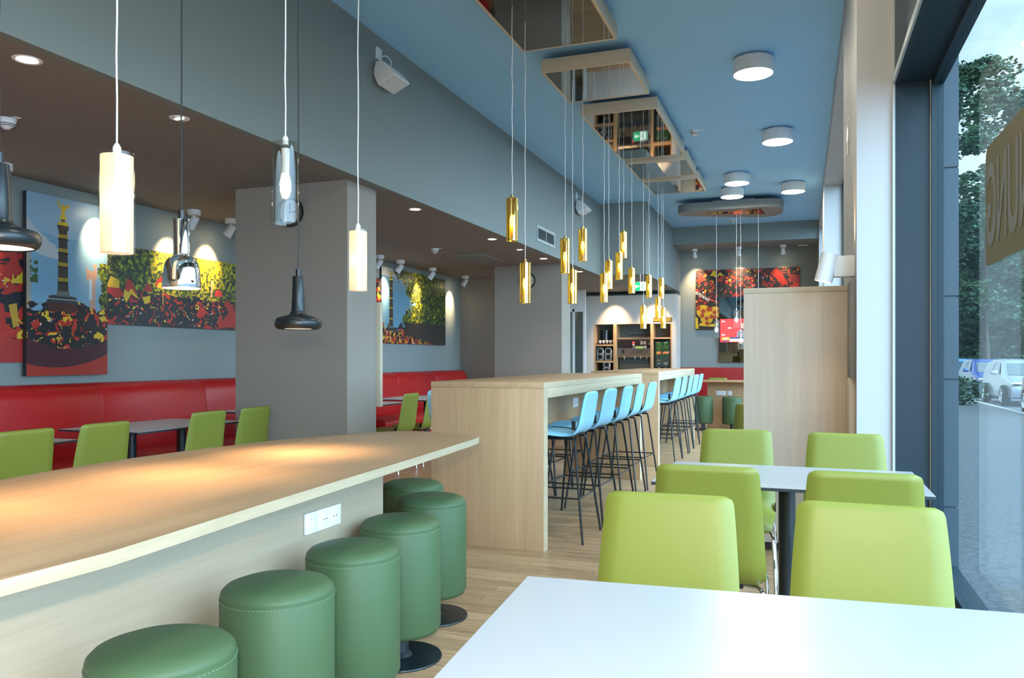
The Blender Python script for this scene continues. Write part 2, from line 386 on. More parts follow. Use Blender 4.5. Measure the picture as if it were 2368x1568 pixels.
# ------------------------------------------------------------------ long low counter table (left foreground)
t = thing('counter_table', 'long oak counter table with rounded outline in the left foreground', 'table', (-1.9, 2.0, 0))
out = [(-1.32, .99), (-1.308, 1.21), (-1.324, 1.41), (-1.353, 1.74), (-1.387, 2.2), (-1.42, 2.73), (-1.45, 3.1), (-1.485, 3.5), (-1.500, 3.60), (-1.515, 3.645), (-1.54, 3.675), (-1.58, 3.70), (-1.845, 3.785), (-1.95, 3.795), (-2.03, 3.77), (-2.21, 3.53), (-2.36, 3.09), (-2.43, 2.7), (-2.455, 2.37), (-2.44, 2.0), (-2.40, 1.75), (-2.30, 1.35), (-2.15, 1.0), (-1.95, .72), (-1.75, .58), (-1.55, .57), (-1.40, .70)]
b = nb(); prism(b, [(x+1.9, y-2.0) for x, y in out], .840, .870, .002)
for f in b.faces: f.material_index = 1 if abs(f.normal.z) < .7 else 0
b.normal_update()
for f in b.faces: f.material_index = 1 if abs(f.normal.z) < .7 else 0
obj('tabletop', b, [M['oak_counter'], M['counter_edge']], t)
obj('base_panel', box(nb(), -.16, .10, -1.2, 1.19, 0, .84, .002), M['ash_y'], t)
def socket_plate(name, label, loc, n, rz, group=None, data=False):
    w = .078*n+.012 if n > 1 else .082
    s = thing(name, label, 'power socket' if not data else 'charging socket', loc, rz, group)      # faces local -y
    obj('cover_frame', box(nb(), -w/2, w/2, -.011, 0, -.041, .041, .002), M['plastic'], s)
    for k in range(n):
        cx = (k-(n-1)/2)*.071
        p = obj('socket_insert', box(nb(), cx-.029, cx+.029, -.014, -.011, -.029, .029, .001), M['plastic'], s)
        if not data:
            b = nb(); lathe(b, [(.021, 0), (.021, -.001), (.019, .010), (0, .010)], 28, (cx, -.0145, 0), Matrix.Rotation(-PI/2, 4, 'X')); obj('socket_well', b, M['tablegrey'], p)
            b = nb()
            for dx in (-.0095, .0095): lathe(b, [(0, 0), (.0026, 0), (.0026, .001)], 10, (cx+dx, -.0152, 0), Matrix.Rotation(PI/2, 4, 'X'))
            obj('socket_holes', b, M['blackplastic'], p)
        else:
            b = nb()
            for dx in (-.013, .013): box(b, cx+dx-.007, cx+dx+.007, -.0152, -.014, .012, .019)
            obj('usb_port', b, M['tablegrey'], p)
    return s
socket_plate('charging_socket', 'white charging socket plate left of the double power socket under the counter table', (-1.799, 2.615, .62), 1, PI/2, data=True)
socket_plate('double_socket', 'white double power socket under the edge of the foreground counter table', (-1.799, 2.735, .62), 2, PI/2)

def pouf(name, label, loc, group):
    t = thing(name, label, 'stool', loc, 0, group)
    r = .168
    prof = [(0, .115), (r-.03, .115), (r-.010, .121), (r, .140), (r, .30), (r, .545), (r-.003, .552), (r-.0015, .556), (r-.004, .566), (r-.016, .578), (r-.045, .588), (.06, .594), (0, .595)]
    s = obj('seat_drum', lathe(nb(), prof, 56), M['green'], t, smooth=60)
    b = nb()
    for k in range(88):
        a = 2*PI*k/88; a2 = a+.035
        tube(b, [((r+.0005)*math.cos(a), (r+.0005)*math.sin(a), .546), ((r+.0005)*math.cos(a2), (r+.0005)*math.sin(a2), .546)], .0009, 4)
    obj('seam_stitching', b, M['stitch'], s)
    obj('pole', lathe(nb(), [(0, .01), (.05, .012), (.035, .03), (.03, .118), (0, .118)], 24), M['black'], t)
    obj('base_disc', lathe(nb(), [(0, 0), (.172, 0), (.174, .004), (.172, .009), (.06, .013), (0, .013)], 48), M['black'], t)
    return t
G = 'green drum stools along the oak counter table'
p0 = pouf('drum_stool', 'green leather drum stool nearest the camera, at the bottom edge of the picture', (-1.428, 1.478, 0), G)
for (x, y, l) in [(-1.491, 2.003, 'green leather drum stool second from the camera beside the counter table'), (-1.521, 2.479, 'green leather drum stool just right of the white sockets under the counter'),
                  (-1.590, 2.965, 'green leather drum stool whose round black base shows most, beside the counter'), (-1.70, 3.49, 'green drum stool standing in front of the oak end panel of the bar table'),
                  (-2.0, 3.865, 'darkest green drum stool, tucked under the end of the counter behind the others')]:
    dup(p0, (x, y, 0), 0, l)

# ------------------------------------------------------------------ bar tables
def bar_table(label, y0, y1):
    t = thing('bar_table', label, 'bar table', (-1.985, y0, 0), 0, 'high oak bar tables'); L = y1-y0; hw = .405
    b = nb(); box(b, -hw, hw, 0, L, 1.062, 1.10, .0015); obj('tabletop', b, M['oak_y'], t)
    for a in (0.001, L-.086): 
        p = obj('end_panel', box(nb(), -hw+.001, hw-.001, a, a+.085, 0, 1.0615, .0015), M['oak_z'], t)
        obj('edge_band', box(nb(), hw-.001, hw+.001, a, a+.085, 0, 1.0615), M['oak_edge'], p)
    obj('edge_band', box(nb(), hw, hw+.0015, .001, L-.001, 1.0625, 1.0995), M['oak_edge'], t)
    for x in (-hw+.002, hw-.024): obj('side_rail', box(nb(), x, x+.022, .087, L-.087, .995, 1.0615, .001), M['oak_edge'], t)
    obj('cable_panel', box(nb(), -.05, .05, .087, L-.087, .62, 1.0615, .001), M['oak_y'], t)
    return t
bar_table('nearer high oak bar table with five blue stools on the window side', 4.89, 8.215)
bar_table('farther high oak bar table in front of the white coffee cabinet', 9.23, 12.5)
k = 0
for y, l in ((5.75, 'nearest socket plate on the centre panel under the nearer bar table'), (6.9, 'farther socket plate on the centre panel under the nearer bar table'), (10.0, 'left socket plate on the panel under the farther bar table'), (10.35, 'right socket plate on the panel under the farther bar table')):
    socket_plate('double_socket', 'white double '+l, (-1.934, y, .86), 2, PI/2, 'sockets under the bar tables')

# ------------------------------------------------------------------ chairs and stools (bent upholstered shells)
def smooth_path(pts, n):
    P = [Vector(p) for p in pts]; out = []
    for i in range(len(P)-1):
        p0, p1, p2, p3 = P[max(i-1, 0)], P[i], P[i+1], P[min(i+2, len(P)-1)]
        for k in range(n):
            t = k/n; out.append(.5*((2*p1)+(-p0+p2)*t+(2*p0-5*p1+4*p2-p3)*t*t+(-p0+3*p1-3*p2+p3)*t**3))
    out.append(P[-1]); return out
def shell(path, n=6, corner=.05, cup=0.0):
    """path: (y, z, width, thickness) from the seat front to the top of the back; returns a padded shell"""
    P = smooth_path(path, n); bm = nb(); rings = []; m = len(P)
    ln = [0.0]
    for i in range(1, m): ln.append(ln[-1]+math.hypot(P[i][0]-P[i-1][0], P[i][1]-P[i-1][1]))
    Lt = ln[-1]; xs = 14
    for i, p in enumerate(P):
        q0, q1 = P[max(i-1, 0)], P[min(i+1, m-1)]
        ty, tz = q1[0]-q0[0], q1[1]-q0[1]; l = math.hypot(ty, tz) or 1; ty /= l; tz /= l
        ny, nz = -tz, ty                                  # towards the sitter
        e = min(ln[i], Lt-ln[i]); w = p[2]; th = p[3]
        if e < corner: w -= 2*(corner-math.sqrt(max(corner**2-(corner-e)**2, 0)))*.9; 
        eth = .012
        tt = th*(.35+.65*math.sqrt(max(1-(1-min(e/eth, 1))**2, 0)))
        ring = []
        for s in (1, -1):
            rng = range(xs+1) if s == 1 else range(xs, -1, -1)
            for k in rng:
                u = -1+2*k/xs; edge = math.sqrt(max(1-abs(u)**9, 0))
                h = s*tt/2*edge+cup*(u*u)*1.0
                if s == -1 and k in (0, xs): continue
                ring.append(bm.verts.new((u*w/2, p[0]+ny*h, p[1]+nz*h)))
        rings.append(ring)
    for a, b in zip(rings, rings[1:]):
        for k in range(len(a)): bm.faces.new((a[k], a[(k+1) % len(a)], b[(k+1) % len(a)], b[k]))
    bm.faces.new(rings[0][::-1]); bm.faces.new(rings[-1])
    return bm
def arc(a, c, b, n=5):
    a, b, c = Vector(a), Vector(b), Vector(c); return [(1-t)**2*a+2*(1-t)*t*c+t*t*b for t in [k/n for k in range(n+1)]]
def make_chair(label, loc, rz, group):
    t = thing('dining_chair', label, 'chair', loc, rz, group)           # faces local +y
    path = [(.225, .420, .37, .030), (.215, .445, .385, .036), (.17, .458, .395, .040), (.05, .450, .40, .040), (-.08, .438, .405, .040), (-.150, .446, .405, .040), (-.192, .488, .403, .040), (-.210, .55, .40, .038), (-.226, .66, .390, .036), (-.246, .78, .374, .034), (-.264, .872, .357, .030)]
    s = obj('seat_shell', shell(path, 6, .024), M['lime'], t, smooth=80)
    obj('label_tab', box(nb(), -.2045, -.199, -.185, -.16, .455, .50), M['blackplastic'], s)
    for sx in (-1, 1):
        for sy in (-1, 1):
            b = nb(); pts = [(0.06*sx, .10*sy, .415), (.15*sx, .13*sy, .415)]+arc((.165*sx, .135*sy, .415), (.19*sx, .15*sy, .415), (.197*sx, .165*sy, .375))+[(.215*sx, .215*sy, .0)]
            tube(b, pts, .008, 10); obj('leg', b, M['chrome'], t)
    b = nb(); box(b, -.12, .12, -.14, .14, .405, .424); obj('under_plate', b, M['blackplastic'], t)
    return t
def make_stool(label, loc, rz, group):
    t = thing('bar_stool', label, 'bar stool', loc, rz, group)          # faces local +y
    path = [(.235, .715, .38, .024), (.225, .735, .39, .028), (.17, .748, .40, .03), (.03, .742, .405, .03), (-.09, .735, .41, .03), (-.152, .75, .41, .03), (-.188, .795, .408, .028), (-.204, .86, .405, .026), (-.218, .94, .395, .026), (-.236, 1.025, .37, .024)]
    s = obj('seat_shell', shell(path, 6, .06, .012), M['sky'], t, smooth=80)
    obj('label_tab', box(nb(), -.2085, -.2, -.180, -.155, .768, .83), M['blackplastic'], s)
    path2 = [(.22, .700, .36, .010), (.17, .722, .37, .012), (.03, .716, .375, .012), (-.09, .710, .375, .012), (-.150, .722, .37, .010)]
    obj('under_shell', shell(path2, 4, .03), M['blackplastic'], t, smooth=80)
    for sx in (-1, 1):
        for sy in (-1, 1):
            b = nb(); pts = [(.145*sx, 0.0, .703), (.145*sx, .135*sy, .703)]+arc((.145*sx, .14*sy, .703), (.147*sx, .157*sy, .703), (.151*sx, .160*sy, .684), 6)+[(.25*sx, .245*sy, 0)]
            tube(b, pts, .0085, 8); obj('leg', b, M['black'], t)
    def at(z): u = (0.66-z)/.66; return .152+.098*u, .16+.085*u
    x, y = at(.30); b = nb()
    tube(b, [(-x, y, .30), (x, y, .30)], .0075, 8); obj('footrest', b, M['black'], t)
    b = nb(); tube(b, [(-x, -y, .30), (x, -y, .30)], .006, 8); obj('stretcher', b, M['black'], t)
    for sx in (-1, 1):
        b = nb(); tube(b, [(sx*x, -y, .30), (sx*x, y, .30)], .006, 8); obj('stretcher', b, M['black'], t)
    return t
GB = 'light blue bar stools at the high tables'
s0 = make_stool('light blue bar stool nearest the camera on the window side of the nearer bar table', (-1.635, 5.41, 0), PI/2, GB)
for k, y in enumerate((6.02, 6.62, 7.21, 7.79)):
    dup(s0, (-1.635+.008*(k % 2), y, 0), PI/2+.03*(k % 3-1), 'light blue bar stool %s from the camera, window side of nearer bar table' % order(k+1))
for k, y in enumerate((5.45, 6.05, 6.65, 7.2, 7.75)):
    dup(s0, (-2.36, y, 0), -PI/2+.02*(k % 3-1), 'light blue bar stool %s from the camera, wall side of nearer bar table' % order(k))
for k, y in enumerate((9.76, 10.35, 10.94, 11.52, 12.1)):
    dup(s0, (-1.665, y, 0), PI/2+.03*(k % 3-1), 'light blue bar stool %s from the camera, window side of farther bar table' % order(k))
for k, y in enumerate((9.85, 10.45, 11.05, 11.65)):
    dup(s0, (-2.37, y, 0), -PI/2+.02*(k % 3-1), 'light blue bar stool %s from the camera, wall side of farther bar table' % order(k))

# window-side tables and chairs
def slab_table(label, loc, rz, wx, wy, top, group, foot='four'):
    t = thing('cafe_table', label, 'table', loc, rz, group)
    b = nb(); box(b, -wx/2, wx/2, -wy/2, wy/2, .736, .750, .0012, 1)
    b.normal_update()
    for f in b.faces: f.material_index = 0 if f.normal.z > .4 else 1
    obj('tabletop', b, [top, M['tableedge']], t)
    for px_ in ((-.25, .25) if foot == 'two' else (0,)):
        obj('pole', lathe(nb(), [(0, .012), (.035, .012), (.035, .70), (.07, .712), (.07, .735), (0, .735)], 28, (px_, 0, 0)), M['black'], t)
        w_ = .16 if foot == 'two' else .21
        obj('base_plate', box(nb(), px_-w_, px_+w_, -.21, .21, 0, .012, .004), M['black'], t)
    return t
a = math.radians(4.8)
def rel(px, py, dx, dy): return (px+dx*math.cos(a)-dy*math.sin(a), py+dx*math.sin(a)+dy*math.cos(a), 0)
cx, cy, _ = rel(-.605, 1.751, .525, -.35)
slab_table('white laminate cafe table in the right foreground', (cx, cy, 0), a, 1.05, .70, M['tablewhite'], 'white tables by the window')
slab_table('white laminate cafe table beside the window, second from the camera', (-.065, 3.61, 0), 0, 1.05, .675, M['tablewhite'], 'white tables by the window')
GC = 'lime green chairs at the window tables'
c0 = make_chair('lime green chair at the far left side of the foreground white table', (-.352, 2.02, 0), PI+math.radians(2), GC)
dup(c0, (.160, 2.04, 0), PI-math.radians(1), 'lime green chair at the far right side of the foreground white table, by the glass')
dup(c0, (-.332, 3.18, 0), math.radians(1.5), 'lime green chair on the near left side of the second window table')
dup(c0, (.190, 3.19, 0), math.radians(1), 'lime green chair on the near right side of the second window table')
dup(c0, (-.335, 4.20, 0), PI+math.radians(1), 'lime green chair on the far left side of the second window table')
dup(c0, (.200, 4.15, 0), PI-math.radians(1), 'lime green chair on the far right side of the second window table, before the pier')
dup(c0, (-.36, 6.72, 0), PI, 'lime green chair half hidden behind the left edge of the tall wooden screen', 'lime green chairs')

# tall wooden screen
t = thing('room_divider', 'tall pale wooden screen standing between the window tables', 'screen', (-.05, 5.42, 0))
obj('panel', box(nb(), -.317, .319, 0, .26, .06, 1.683, .002), M['ash_z'], t)
obj('top_board', box(nb(), -.319, .321, -.002, .262, 1.683, 1.718, .002), M['ash_edge'], t)
obj('plinth', box(nb(), -.30, .30, .05, .22, 0, .06), M['black'], t)

# ------------------------------------------------------------------ left bays: banquettes, tables, chairs
def banquette(label, y0, seams, y1):
    t = thing('banquette', label, 'bench', (XW+.01, y0, 0), 0, 'red banquettes along the left wall')
    es = [y0]+seams+[y1]
    prof = [(.0, .40), (.20, .40), (.22, .47), (.215, .60), (.205, .80), (.19, .93), (.16, 1.0), (.11, 1.036), (.05, 1.045), (0, 1.045)]
    for a_, b_ in zip(es, es[1:]):
        for nm, pf, bv in (('backrest', prof, .008), ('seat_cushion', [(.18, .30), (.66, .30), (.70, .335), (.71, .38), (.70, .425), (.66, .452), (.30, .455), (.221, .450)], .008)):
            b = nb(); A = [b.verts.new((x, a_-y0+.001, z)) for x, z in pf]; B = [b.verts.new((x, b_-y0-.001, z)) for x, z in pf]; n = len(pf)
            f1 = b.faces.new(A); f2 = b.faces.new(B[::-1])
            for k in range(n): b.faces.new((A[k], B[k], B[(k+1) % n], A[(k+1) % n]))
            bmesh.ops.bevel(b, geom=list(f1.edges)+list(f2.edges), offset=bv, segments=2, profile=.5, affect='EDGES')
            obj(nm, b, M['red'], t, smooth=50)
    obj('plinth', box(nb(), 0, .62, 0, y1-y0, 0, .30), M['red'], t)
    return t
banquette('red leather banquette under the crowd pictures, left of the first column', -1.0, [.6, 1.27, 2.57, 3.87, 5.17, 6.43, 7.73], 8.9)
banquette('red leather banquette in the bay behind the first column', 9.18, [10.48, 11.78], 13.05)
GL = 'pale tables along the red banquettes'
slab_table('pale cafe table at the left edge before the red banquette', (-4.63, 3.15, 0), PI/2, 1.14, .74, M['tablegrey'], GL, 'two')
slab_table('pale cafe table before the red banquette, left of the first column', (-4.64, 4.75, 0), PI/2, 1.10, .74, M['tablegrey'], GL, 'two')
slab_table('pale cafe table mostly hidden behind the first column', (-4.93, 6.65, 0), PI/2, 1.10, .70, M['tablegrey'], GL, 'two')
slab_table('nearer pale cafe table in the bay behind the first column', (-4.66, 7.75, 0), PI/2, .9, .74, M['tablegrey'], GL, 'two')
slab_table('farther pale cafe table in the bay behind the first column', (-4.66, 9.15, 0), PI/2, 1.1, .74, M['tablegrey'], GL, 'two')
GD = 'lime green chairs along the red banquettes'
for x, y, l in [(-4.20, 3.10, 'lime green chair at the left edge of the picture behind the counter table'), (-4.20, 3.63, 'second lime green chair from the left behind the counter table'),
                (-4.33, 4.66, 'third lime green chair from the left behind the counter table'), (-4.33, 5.19, 'lime green chair closest to the first column, before the red banquette'),
                (-4.31, 7.80, 'lime green chair in the second bay, next to the first column'), (-4.34, 8.46, 'lime green chair in the second bay, half hidden by the bar table end panel')]:
    dup(c0, (x, y, 0), PI/2, l, GD)
tag(obj('partition_panel', box(nb(), -4.56, -3.415, 6.0, 6.045, .84, 1.74, .002), [M['ash_edge']]), 'pale wood edged partition board behind the first column', 'panel')

# ------------------------------------------------------------------ far end
t = thing('far_counter', 'oak counter with white sockets at the far end of the room', 'table', (-1.05, 14.35, 0))
obj('tabletop', box(nb(), -.68, .75, -.04, .40, .835, .865, .002), M['oak_x'], t)
obj('front_panel', box(nb(), -.56, .72, .20, .24, 0, .835, .002), M['oak_x'], t)
GP = 'green drum stools at the far counter'
dup(p0, (-1.645, 14.2, 0), 0, 'green drum stool on the left at the far oak counter', GP)
dup(p0, (-1.155, 14.2, 0), 0, 'green drum stool on the right at the far oak counter, beside the tall screen', GP)
socket_plate('double_socket', 'white double socket on the far oak counter above the drum stools', (-1.375, 14.549, .635), 2, 0)
socket_plate('charging_socket', 'single white socket right of the double one on the far oak counter', (-1.225, 14.549, .635), 1, 0, data=True)
dup(c0, (-1.58, 15.8, 0), PI, 'lime green chair showing only its top above the far oak counter', 'lime green chairs')
t = thing('banquette', 'red bench back along the far wall under the crowd picture', 'bench', (-2.5, 17.53, 0))
obj('backrest', box(nb(), 0, 2.6, -.10, 0, .30, 1.055, .01), M['redpanel'], t); obj('seat', box(nb(), 0, 2.6, -.55, -.10, 0, .45, .02), M['redpanel'], t)
t = thing('mirror_panel', 'dark tinted mirror panel on the far wall behind the screen on the wall', 'mirror', (-1.696, 17.525, 1.167))
obj('mirror_glass', box(nb(), 0, .95, -.03, 0, 0, 1.40, .004), M['darkmirror'], t)
t = thing('television', 'wall television showing a red news picture', 'television', (-1.20, 17.49, 1.585))
obj('housing', box(nb(), -.48, .48, -.05, -.006, 0, .52, .004), M['blackplastic'], t)
def em(name, c, s): return pm(name, (0, 0, 0), .5, emit=c, es=s)
tvr = em('screen red', (1, .055, .06), .95); tvw = em('screen white', (1, .85, .95), 1.0); tvo = em('screen orange', (.85, .38, .06), .9); tvb = em('screen navy', (.05, .07, .22), .8); tvl = em('screen pale', (.65, .75, .9), .9); tvs = em('screen skin', (.75, .42, .36), .8); tvh = em('screen hair', (.18, .05, .04), .8); tvg = em('screen jacket', (.25, .25, .36), .8)
b = nb()
def R(x0, x1, z0, z1, mi, e=0): flat(b, [(x0, -.0512-e, z0), (x1, -.0512-e, z0), (x1, -.0512-e, z1), (x0, -.0512-e, z1)], None, mi)
R(-.465, .465, .012, .508, 0); R(-.43, -.27, .055, .12, 1, .001); R(-.265, .40, .055, .085, 3, .001); R(-.265, .40, .085, .12, 2, .001); R(-.43, -.265, .025, .05, 2, .001); R(-.265, .40, .025, .05, 3, .001)
def ell(cx, cz, rx, rz, mi, e, n=20): flat(b, [(cx+rx*math.cos(2*PI*k/n), -.0512-e, cz+rz*math.sin(2*PI*k/n)) for k in range(n)], None, mi)
ell(.0, .34, .058, .10, 5, .0004); ell(0, .36, .042, .062, 4, .0007); flat(b, [(-.13, -.0516, .12), (.13, -.0516, .12), (.11, -.0516, .24), (.05, -.0516, .275), (-.05, -.0516, .275), (-.11, -.0516, .24)], None, 6)
for ex in (-.017, .017): ell(ex, .37, .006, .004, 5, .0009, 8)
ell(0, .33, .014, .004, 0, .0009, 8)
sc = obj('screen', b, [tvr, tvo, tvb, tvl, tvs, tvh, tvg], t, smooth=0, recalc=False)
for x, z in ((-.40, .44), (-.265, .30), (-.40, .155)): letter('lettering', 'SPD', .042, tvw, sc, (x, -.0535, z), (PI/2, 0, 0), .001)
letter('lettering', 'LIVE', .042, tvw, sc, (-.35, -.0535, .075), (PI/2, 0, 0), .001)

# coffee cabinet
t = thing('coffee_cabinet', 'white built-in cabinet with lit open niches for the coffee station', 'cabinet', (-4.496, 16.9, 0))
W = 1.982; X = lambda x: x+4.496
b = nb(); box(b, 0, X(-4.306), 0, .6, 0, 2.615); box(b, X(-2.606), W, 0, .6, 0, 2.615); box(b, X(-4.306), X(-2.606), 0, .6, 1.995, 2.615); box(b, X(-4.306), X(-2.606), .56, .6, 0, 1.995)
obj('carcass', b, pm('white cabinet laminate', (.66, .63, .59), .5), t)
obj('niche_back', box(nb(), X(-4.306), X(-2.606), .54, .559, .9, 1.995), M['grey'], t)
for x0, x1 in ((-3.872, -3.80), (-3.065, -3.005)): obj('divider', box(nb(), X(x0), X(x1), .004, .54, .9, 1.994, .002), M['oak_z'], t)
obj('side_lining', box(nb(), X(-4.305), X(-4.275), .004, .54, .9, 1.994, .001), M['oak_z'], t)
obj('side_lining', box(nb(), X(-2.637), X(-2.607), .004, .54, .9, 1.994, .001), M['oak_z'], t)
for z in (1.52, 1.16): obj('shelf', box(nb(), X(-4.274), X(-3.873), .006, .54, z, z+.035, .001), M['oak_x'], t)
obj('shelf', box(nb(), X(-3.004), X(-2.638), .006, .54, 1.665, 1.70, .001), M['oak_x'], t)
obj('worktop', box(nb(), X(-4.305), X(-2.607), -.02, .54, .86, .90, .002), M['oak_x'], t)
obj('base_doors', box(nb(), X(-4.305), X(-2.607), .02, .54, 0, .859, .002), M['plastic'], t)
g = thing('wall_grille', 'slotted grey ventilation grille above the coffee machine', 'grille', (-3.62, 17.425, 1.73))
b = nb(); box(b, 0, .56, 0, .012, 0, .09, .002); obj('grille_frame', b, M['tablegrey'], g)
b = nb()
for k in range(14): box(b, .018+.038*k, .042+.038*k, -.002, 0, .014, .076)
obj('slots', b, M['frame'], g)
# coffee machine
m = thing('coffee_machine', 'bronze steel coffee machine with black glass front in the cabinet', 'coffee machine', (-3.43, 17.16, 0))
pf = [(.15, 1.25), (-.10, 1.25), (-.15, 1.27), (-.175, 1.32), (-.18, 1.46), (-.165, 1.68), (-.14, 1.705), (.15, 1.71)]
b = nb(); A = [b.verts.new((-.36, y, z)) for y, z in pf]; B = [b.verts.new((.36, y, z)) for y, z in pf]; n = len(pf)
b.faces.new(A); b.faces.new(B[::-1])
for q in range(n): b.faces.new((A[q], B[q], B[(q+1) % n], A[(q+1) % n]))
h = obj('housing', b, M['steel'], m, smooth=40)
fr = obj('black_front', box(nb(), -.355, .355, -.187, -.15, 1.475, 1.655, .004), pm('black glass', (.02, .016, .018), .08), m)
letter('lettering', 'D·E', .10, M['plastic'], fr, (.20, -.1885, 1.555), (PI/2, 0, 0), 0, .8)
b = nb(); lathe(b, [(0, 0), (.026, 0), (.026, .004)], 20, (-.01, -.188, 1.59), Matrix.Rotation(PI/2, 4, 'X')); obj('red_emblem', b, pm('red emblem', (.6, .03, .03), .4, emit=(1, .1, .08), es=.6), fr)
obj('emblem_plate', box(nb(), -.035, .015, -.1885, -.187, 1.54, 1.555), M['plastic'], fr)
ds = obj('display_console', box(nb(), -.03, .27, -.195, -.17, 1.455, 1.525, .004), M['steel'], m)
obj('display', box(nb(), .04, .19, -.197, -.195, 1.468, 1.512), pm('green display', (.12, .2, .06), .4, emit=(.18, .3, .08), es=.5), ds)
for (bx, nx) in ((-.05, 3), (.055, 6), (.225, 3)):
    b = nb()
    for i in range(nx):
        for j in range(3): box(b, bx+.024*i, bx+.024*i+.015, -.186, -.179, 1.36+.032*j, 1.37+.032*j)
    obj('button_row', b, M['blackplastic'], m)
b = nb()
for j in range(4): box(b, -.27, -.21, -.186, -.179, 1.36+.022*j, 1.376+.022*j)
obj('button_row', b, M['blackplastic'], m)
for x in (-.22, .01, .14, .27): obj('spout', lathe(nb(), [(0, 1.235), (.012, 1.235), (.02, 1.31), (0, 1.31)], 14, (x, -.15, 0)), M['chrome'], m)
obj('base', box(nb(), -.34, .34, -.10, .15, .90, 1.25, .004), pm('dark grey machine body', (.05, .06, .06), .4), m)
obj('drip_tray', box(nb(), -.30, .30, -.17, -.10, .90, .955, .003), M['blackplastic'], m)
# juice dispenser
j = thing('juice_dispenser', 'black juice dispenser with lit fruit picture right of the coffee machine', 'juice dispenser', (-2.82, 17.15, .90))
obj('housing', box(nb(), -.165, .165, -.18, .2, 0, .745, .012), M['blackgloss'], j)
b = nb(); y = -.1815
def Q(x0, x1, z0, z1, mi, e=0): flat(b, [(x0, y-e, z0), (x1, y-e, z0), (x1, y-e, z1), (x0, y-e, z1)], None, mi)
def O(cx, cz, rx, rz, mi, e, n=16): flat(b, [(cx+rx*math.cos(2*PI*k/n), y-e, cz+rz*math.sin(2*PI*k/n)) for k in range(n)], None, mi)
Q(-.145, .145, .18, .71, 0); Q(-.145, -.004, .42, .70, 1, .0004); Q(.004, .145, .40, .70, 1, .0004)
random.seed(3)
for k in range(16): O(random.uniform(-.12, -.02), random.uniform(.55, .69), .02, .014, 2, .0008+.00002*k, 9)
for k in range(12): O(random.uniform(.02, .12), random.uniform(.56, .69), .018, .012, 2, .0008+.00002*k, 9)
O(-.095, .47, .03, .03, 3, .0012); O(-.055, .475, .032, .034, 4, .0014); O(-.06, .475, .018, .02, 5, .0016)
for k in range(9): O(.02+.014*k, .46+.012*(k % 3), .016, .018, (4, 3, 5)[k % 3], .0012+.0001*k)
Q(-.11, -.03, .31, .318, 3, .0006); Q(-.10, -.05, .24, .25, 6, .0006); Q(.03, .12, .25, .258, 6, .0006); Q(.03, .11, .22, .226, 6, .0006); Q(-.12, -.05, .685, .695, 5, .002); Q(.04, .11, .685, .695, 6, .002)
jm = [em('juice dark', (.015, .03, .025), .8), em('juice leaf dark', (.01, .04, .012), .8), em('juice leaf light', (.09, .22, .03), .35), em('juice orange', (.9, .40, .08), .4), em('juice red', (.85, .10, .05), .4), em('juice pink', (.95, .35, .22), .4), em('juice text', (.6, .65, .65), .5)]
obj('fruit_picture', b, jm, j, smooth=0, recalc=False)
obj('drip_tray', box(nb(), -.14, .14, -.23, -.18, 0, .05, .004), M['blackplastic'], j)
for x in (-.07, .07): obj('tap', lathe(nb(), [(0, .12), (.012, .12), (.016, .17), (0, .17)], 14, (x, -.19, 0)), M['chrome'], j)
# niche contents
cupm = pm('white porcelain', (.82, .80, .76), .25)
cp = tag(obj('coffee_cup', lathe(nb(), [(0, 0), (.022, 0), (.03, .02), (.038, .07), (.036, .07), (.028, .02), (0, .008)], 24), cupm, loc=(-4.20, 17.05, 1.580)), 'first white cup from the left in the cup row', 'cup', 'white cups in the upper left niche')
for k in range(1, 5):
    c2 = cp.copy(); C.objects.link(c2); c2.location = (-4.20+.078*k, 17.05, 1.580); c2['label'] = '%s white cup from the left in the cup row' % order(k)
tag(obj('cup_tray', box(nb(), -.2, .2, -.12, .11, 0, .025, .004), M['blackplastic'], loc=(-4.07, 17.08, 1.5555)), 'black tray under the row of white cups', 'tray')
tag(obj('storage_jar', lathe(nb(), [(0, .0), (.11, .0), (.11, .27), (.125, .28), (.125, .32), (0, .32)], 32, (0, 0, 0)), glass_pane('blue jar glass', (.45, .62, .72), 1, .1), loc=(-4.13, 17.33, 1.5555)), 'blue glass jar behind the row of white cups', 'jar')
def cupdisp(label, x, z, grp):
    t = thing('lid_dispenser', label, 'dispenser', (x, 17.1, z), 0, grp)
    b = nb(); w, h = .082, .30
    poly = [(-w, 0), (w, 0), (w, h-.08), (w*.75, h-.02), (w*.4, h), (-w*.4, h), (-w*.75, h-.02), (-w, h-.08)]
    prism(b, poly, -.12, .18, .006, T=Matrix.Rotation(PI/2, 4, 'X')); obj('housing', b, [M['steel']], t)
    for zz in (.085, .215):
        b = nb(); lathe(b, [(.066, 0), (.066, .012), (.056, .012), (.05, -.02), (0, -.02)], 28, (0, -.181, zz), Matrix.Rotation(PI/2, 4, 'X')); o = obj('port_ring', b, M['chrome'], t)
        b = nb(); lathe(b, [(0, 0), (.05, 0), (.05, .002)], 24, (0, -.182, zz), Matrix.Rotation(PI/2, 4, 'X')); obj('port_opening', b, M['blackplastic'], o)
    return t
q = cupdisp('steel lid dispenser with two round ports, left one in the middle niche', -4.165, 1.196, 'round port dispensers')
dup(q, (-3.985, 17.1, 1.196), 0, 'steel lid dispenser with two round ports, right one in the middle niche')
dup(q, (-4.02, 17.1, .901), 0, 'steel lid dispenser alone in the lowest niche')
pl = thing('plaque', 'gold plaque with dark border above the right niche of the coffee cabinet', 'sign', (-2.80, 16.899, 2.075))
obj('border', box(nb(), -.20, .20, -.008, 0, -.045, .045, .001), M['blackplastic'], pl)
b = nb(); box(b, -.19, .19, -.011, -.008, -.036, .036); obj('gold_face', b, M['goldplate'], pl)
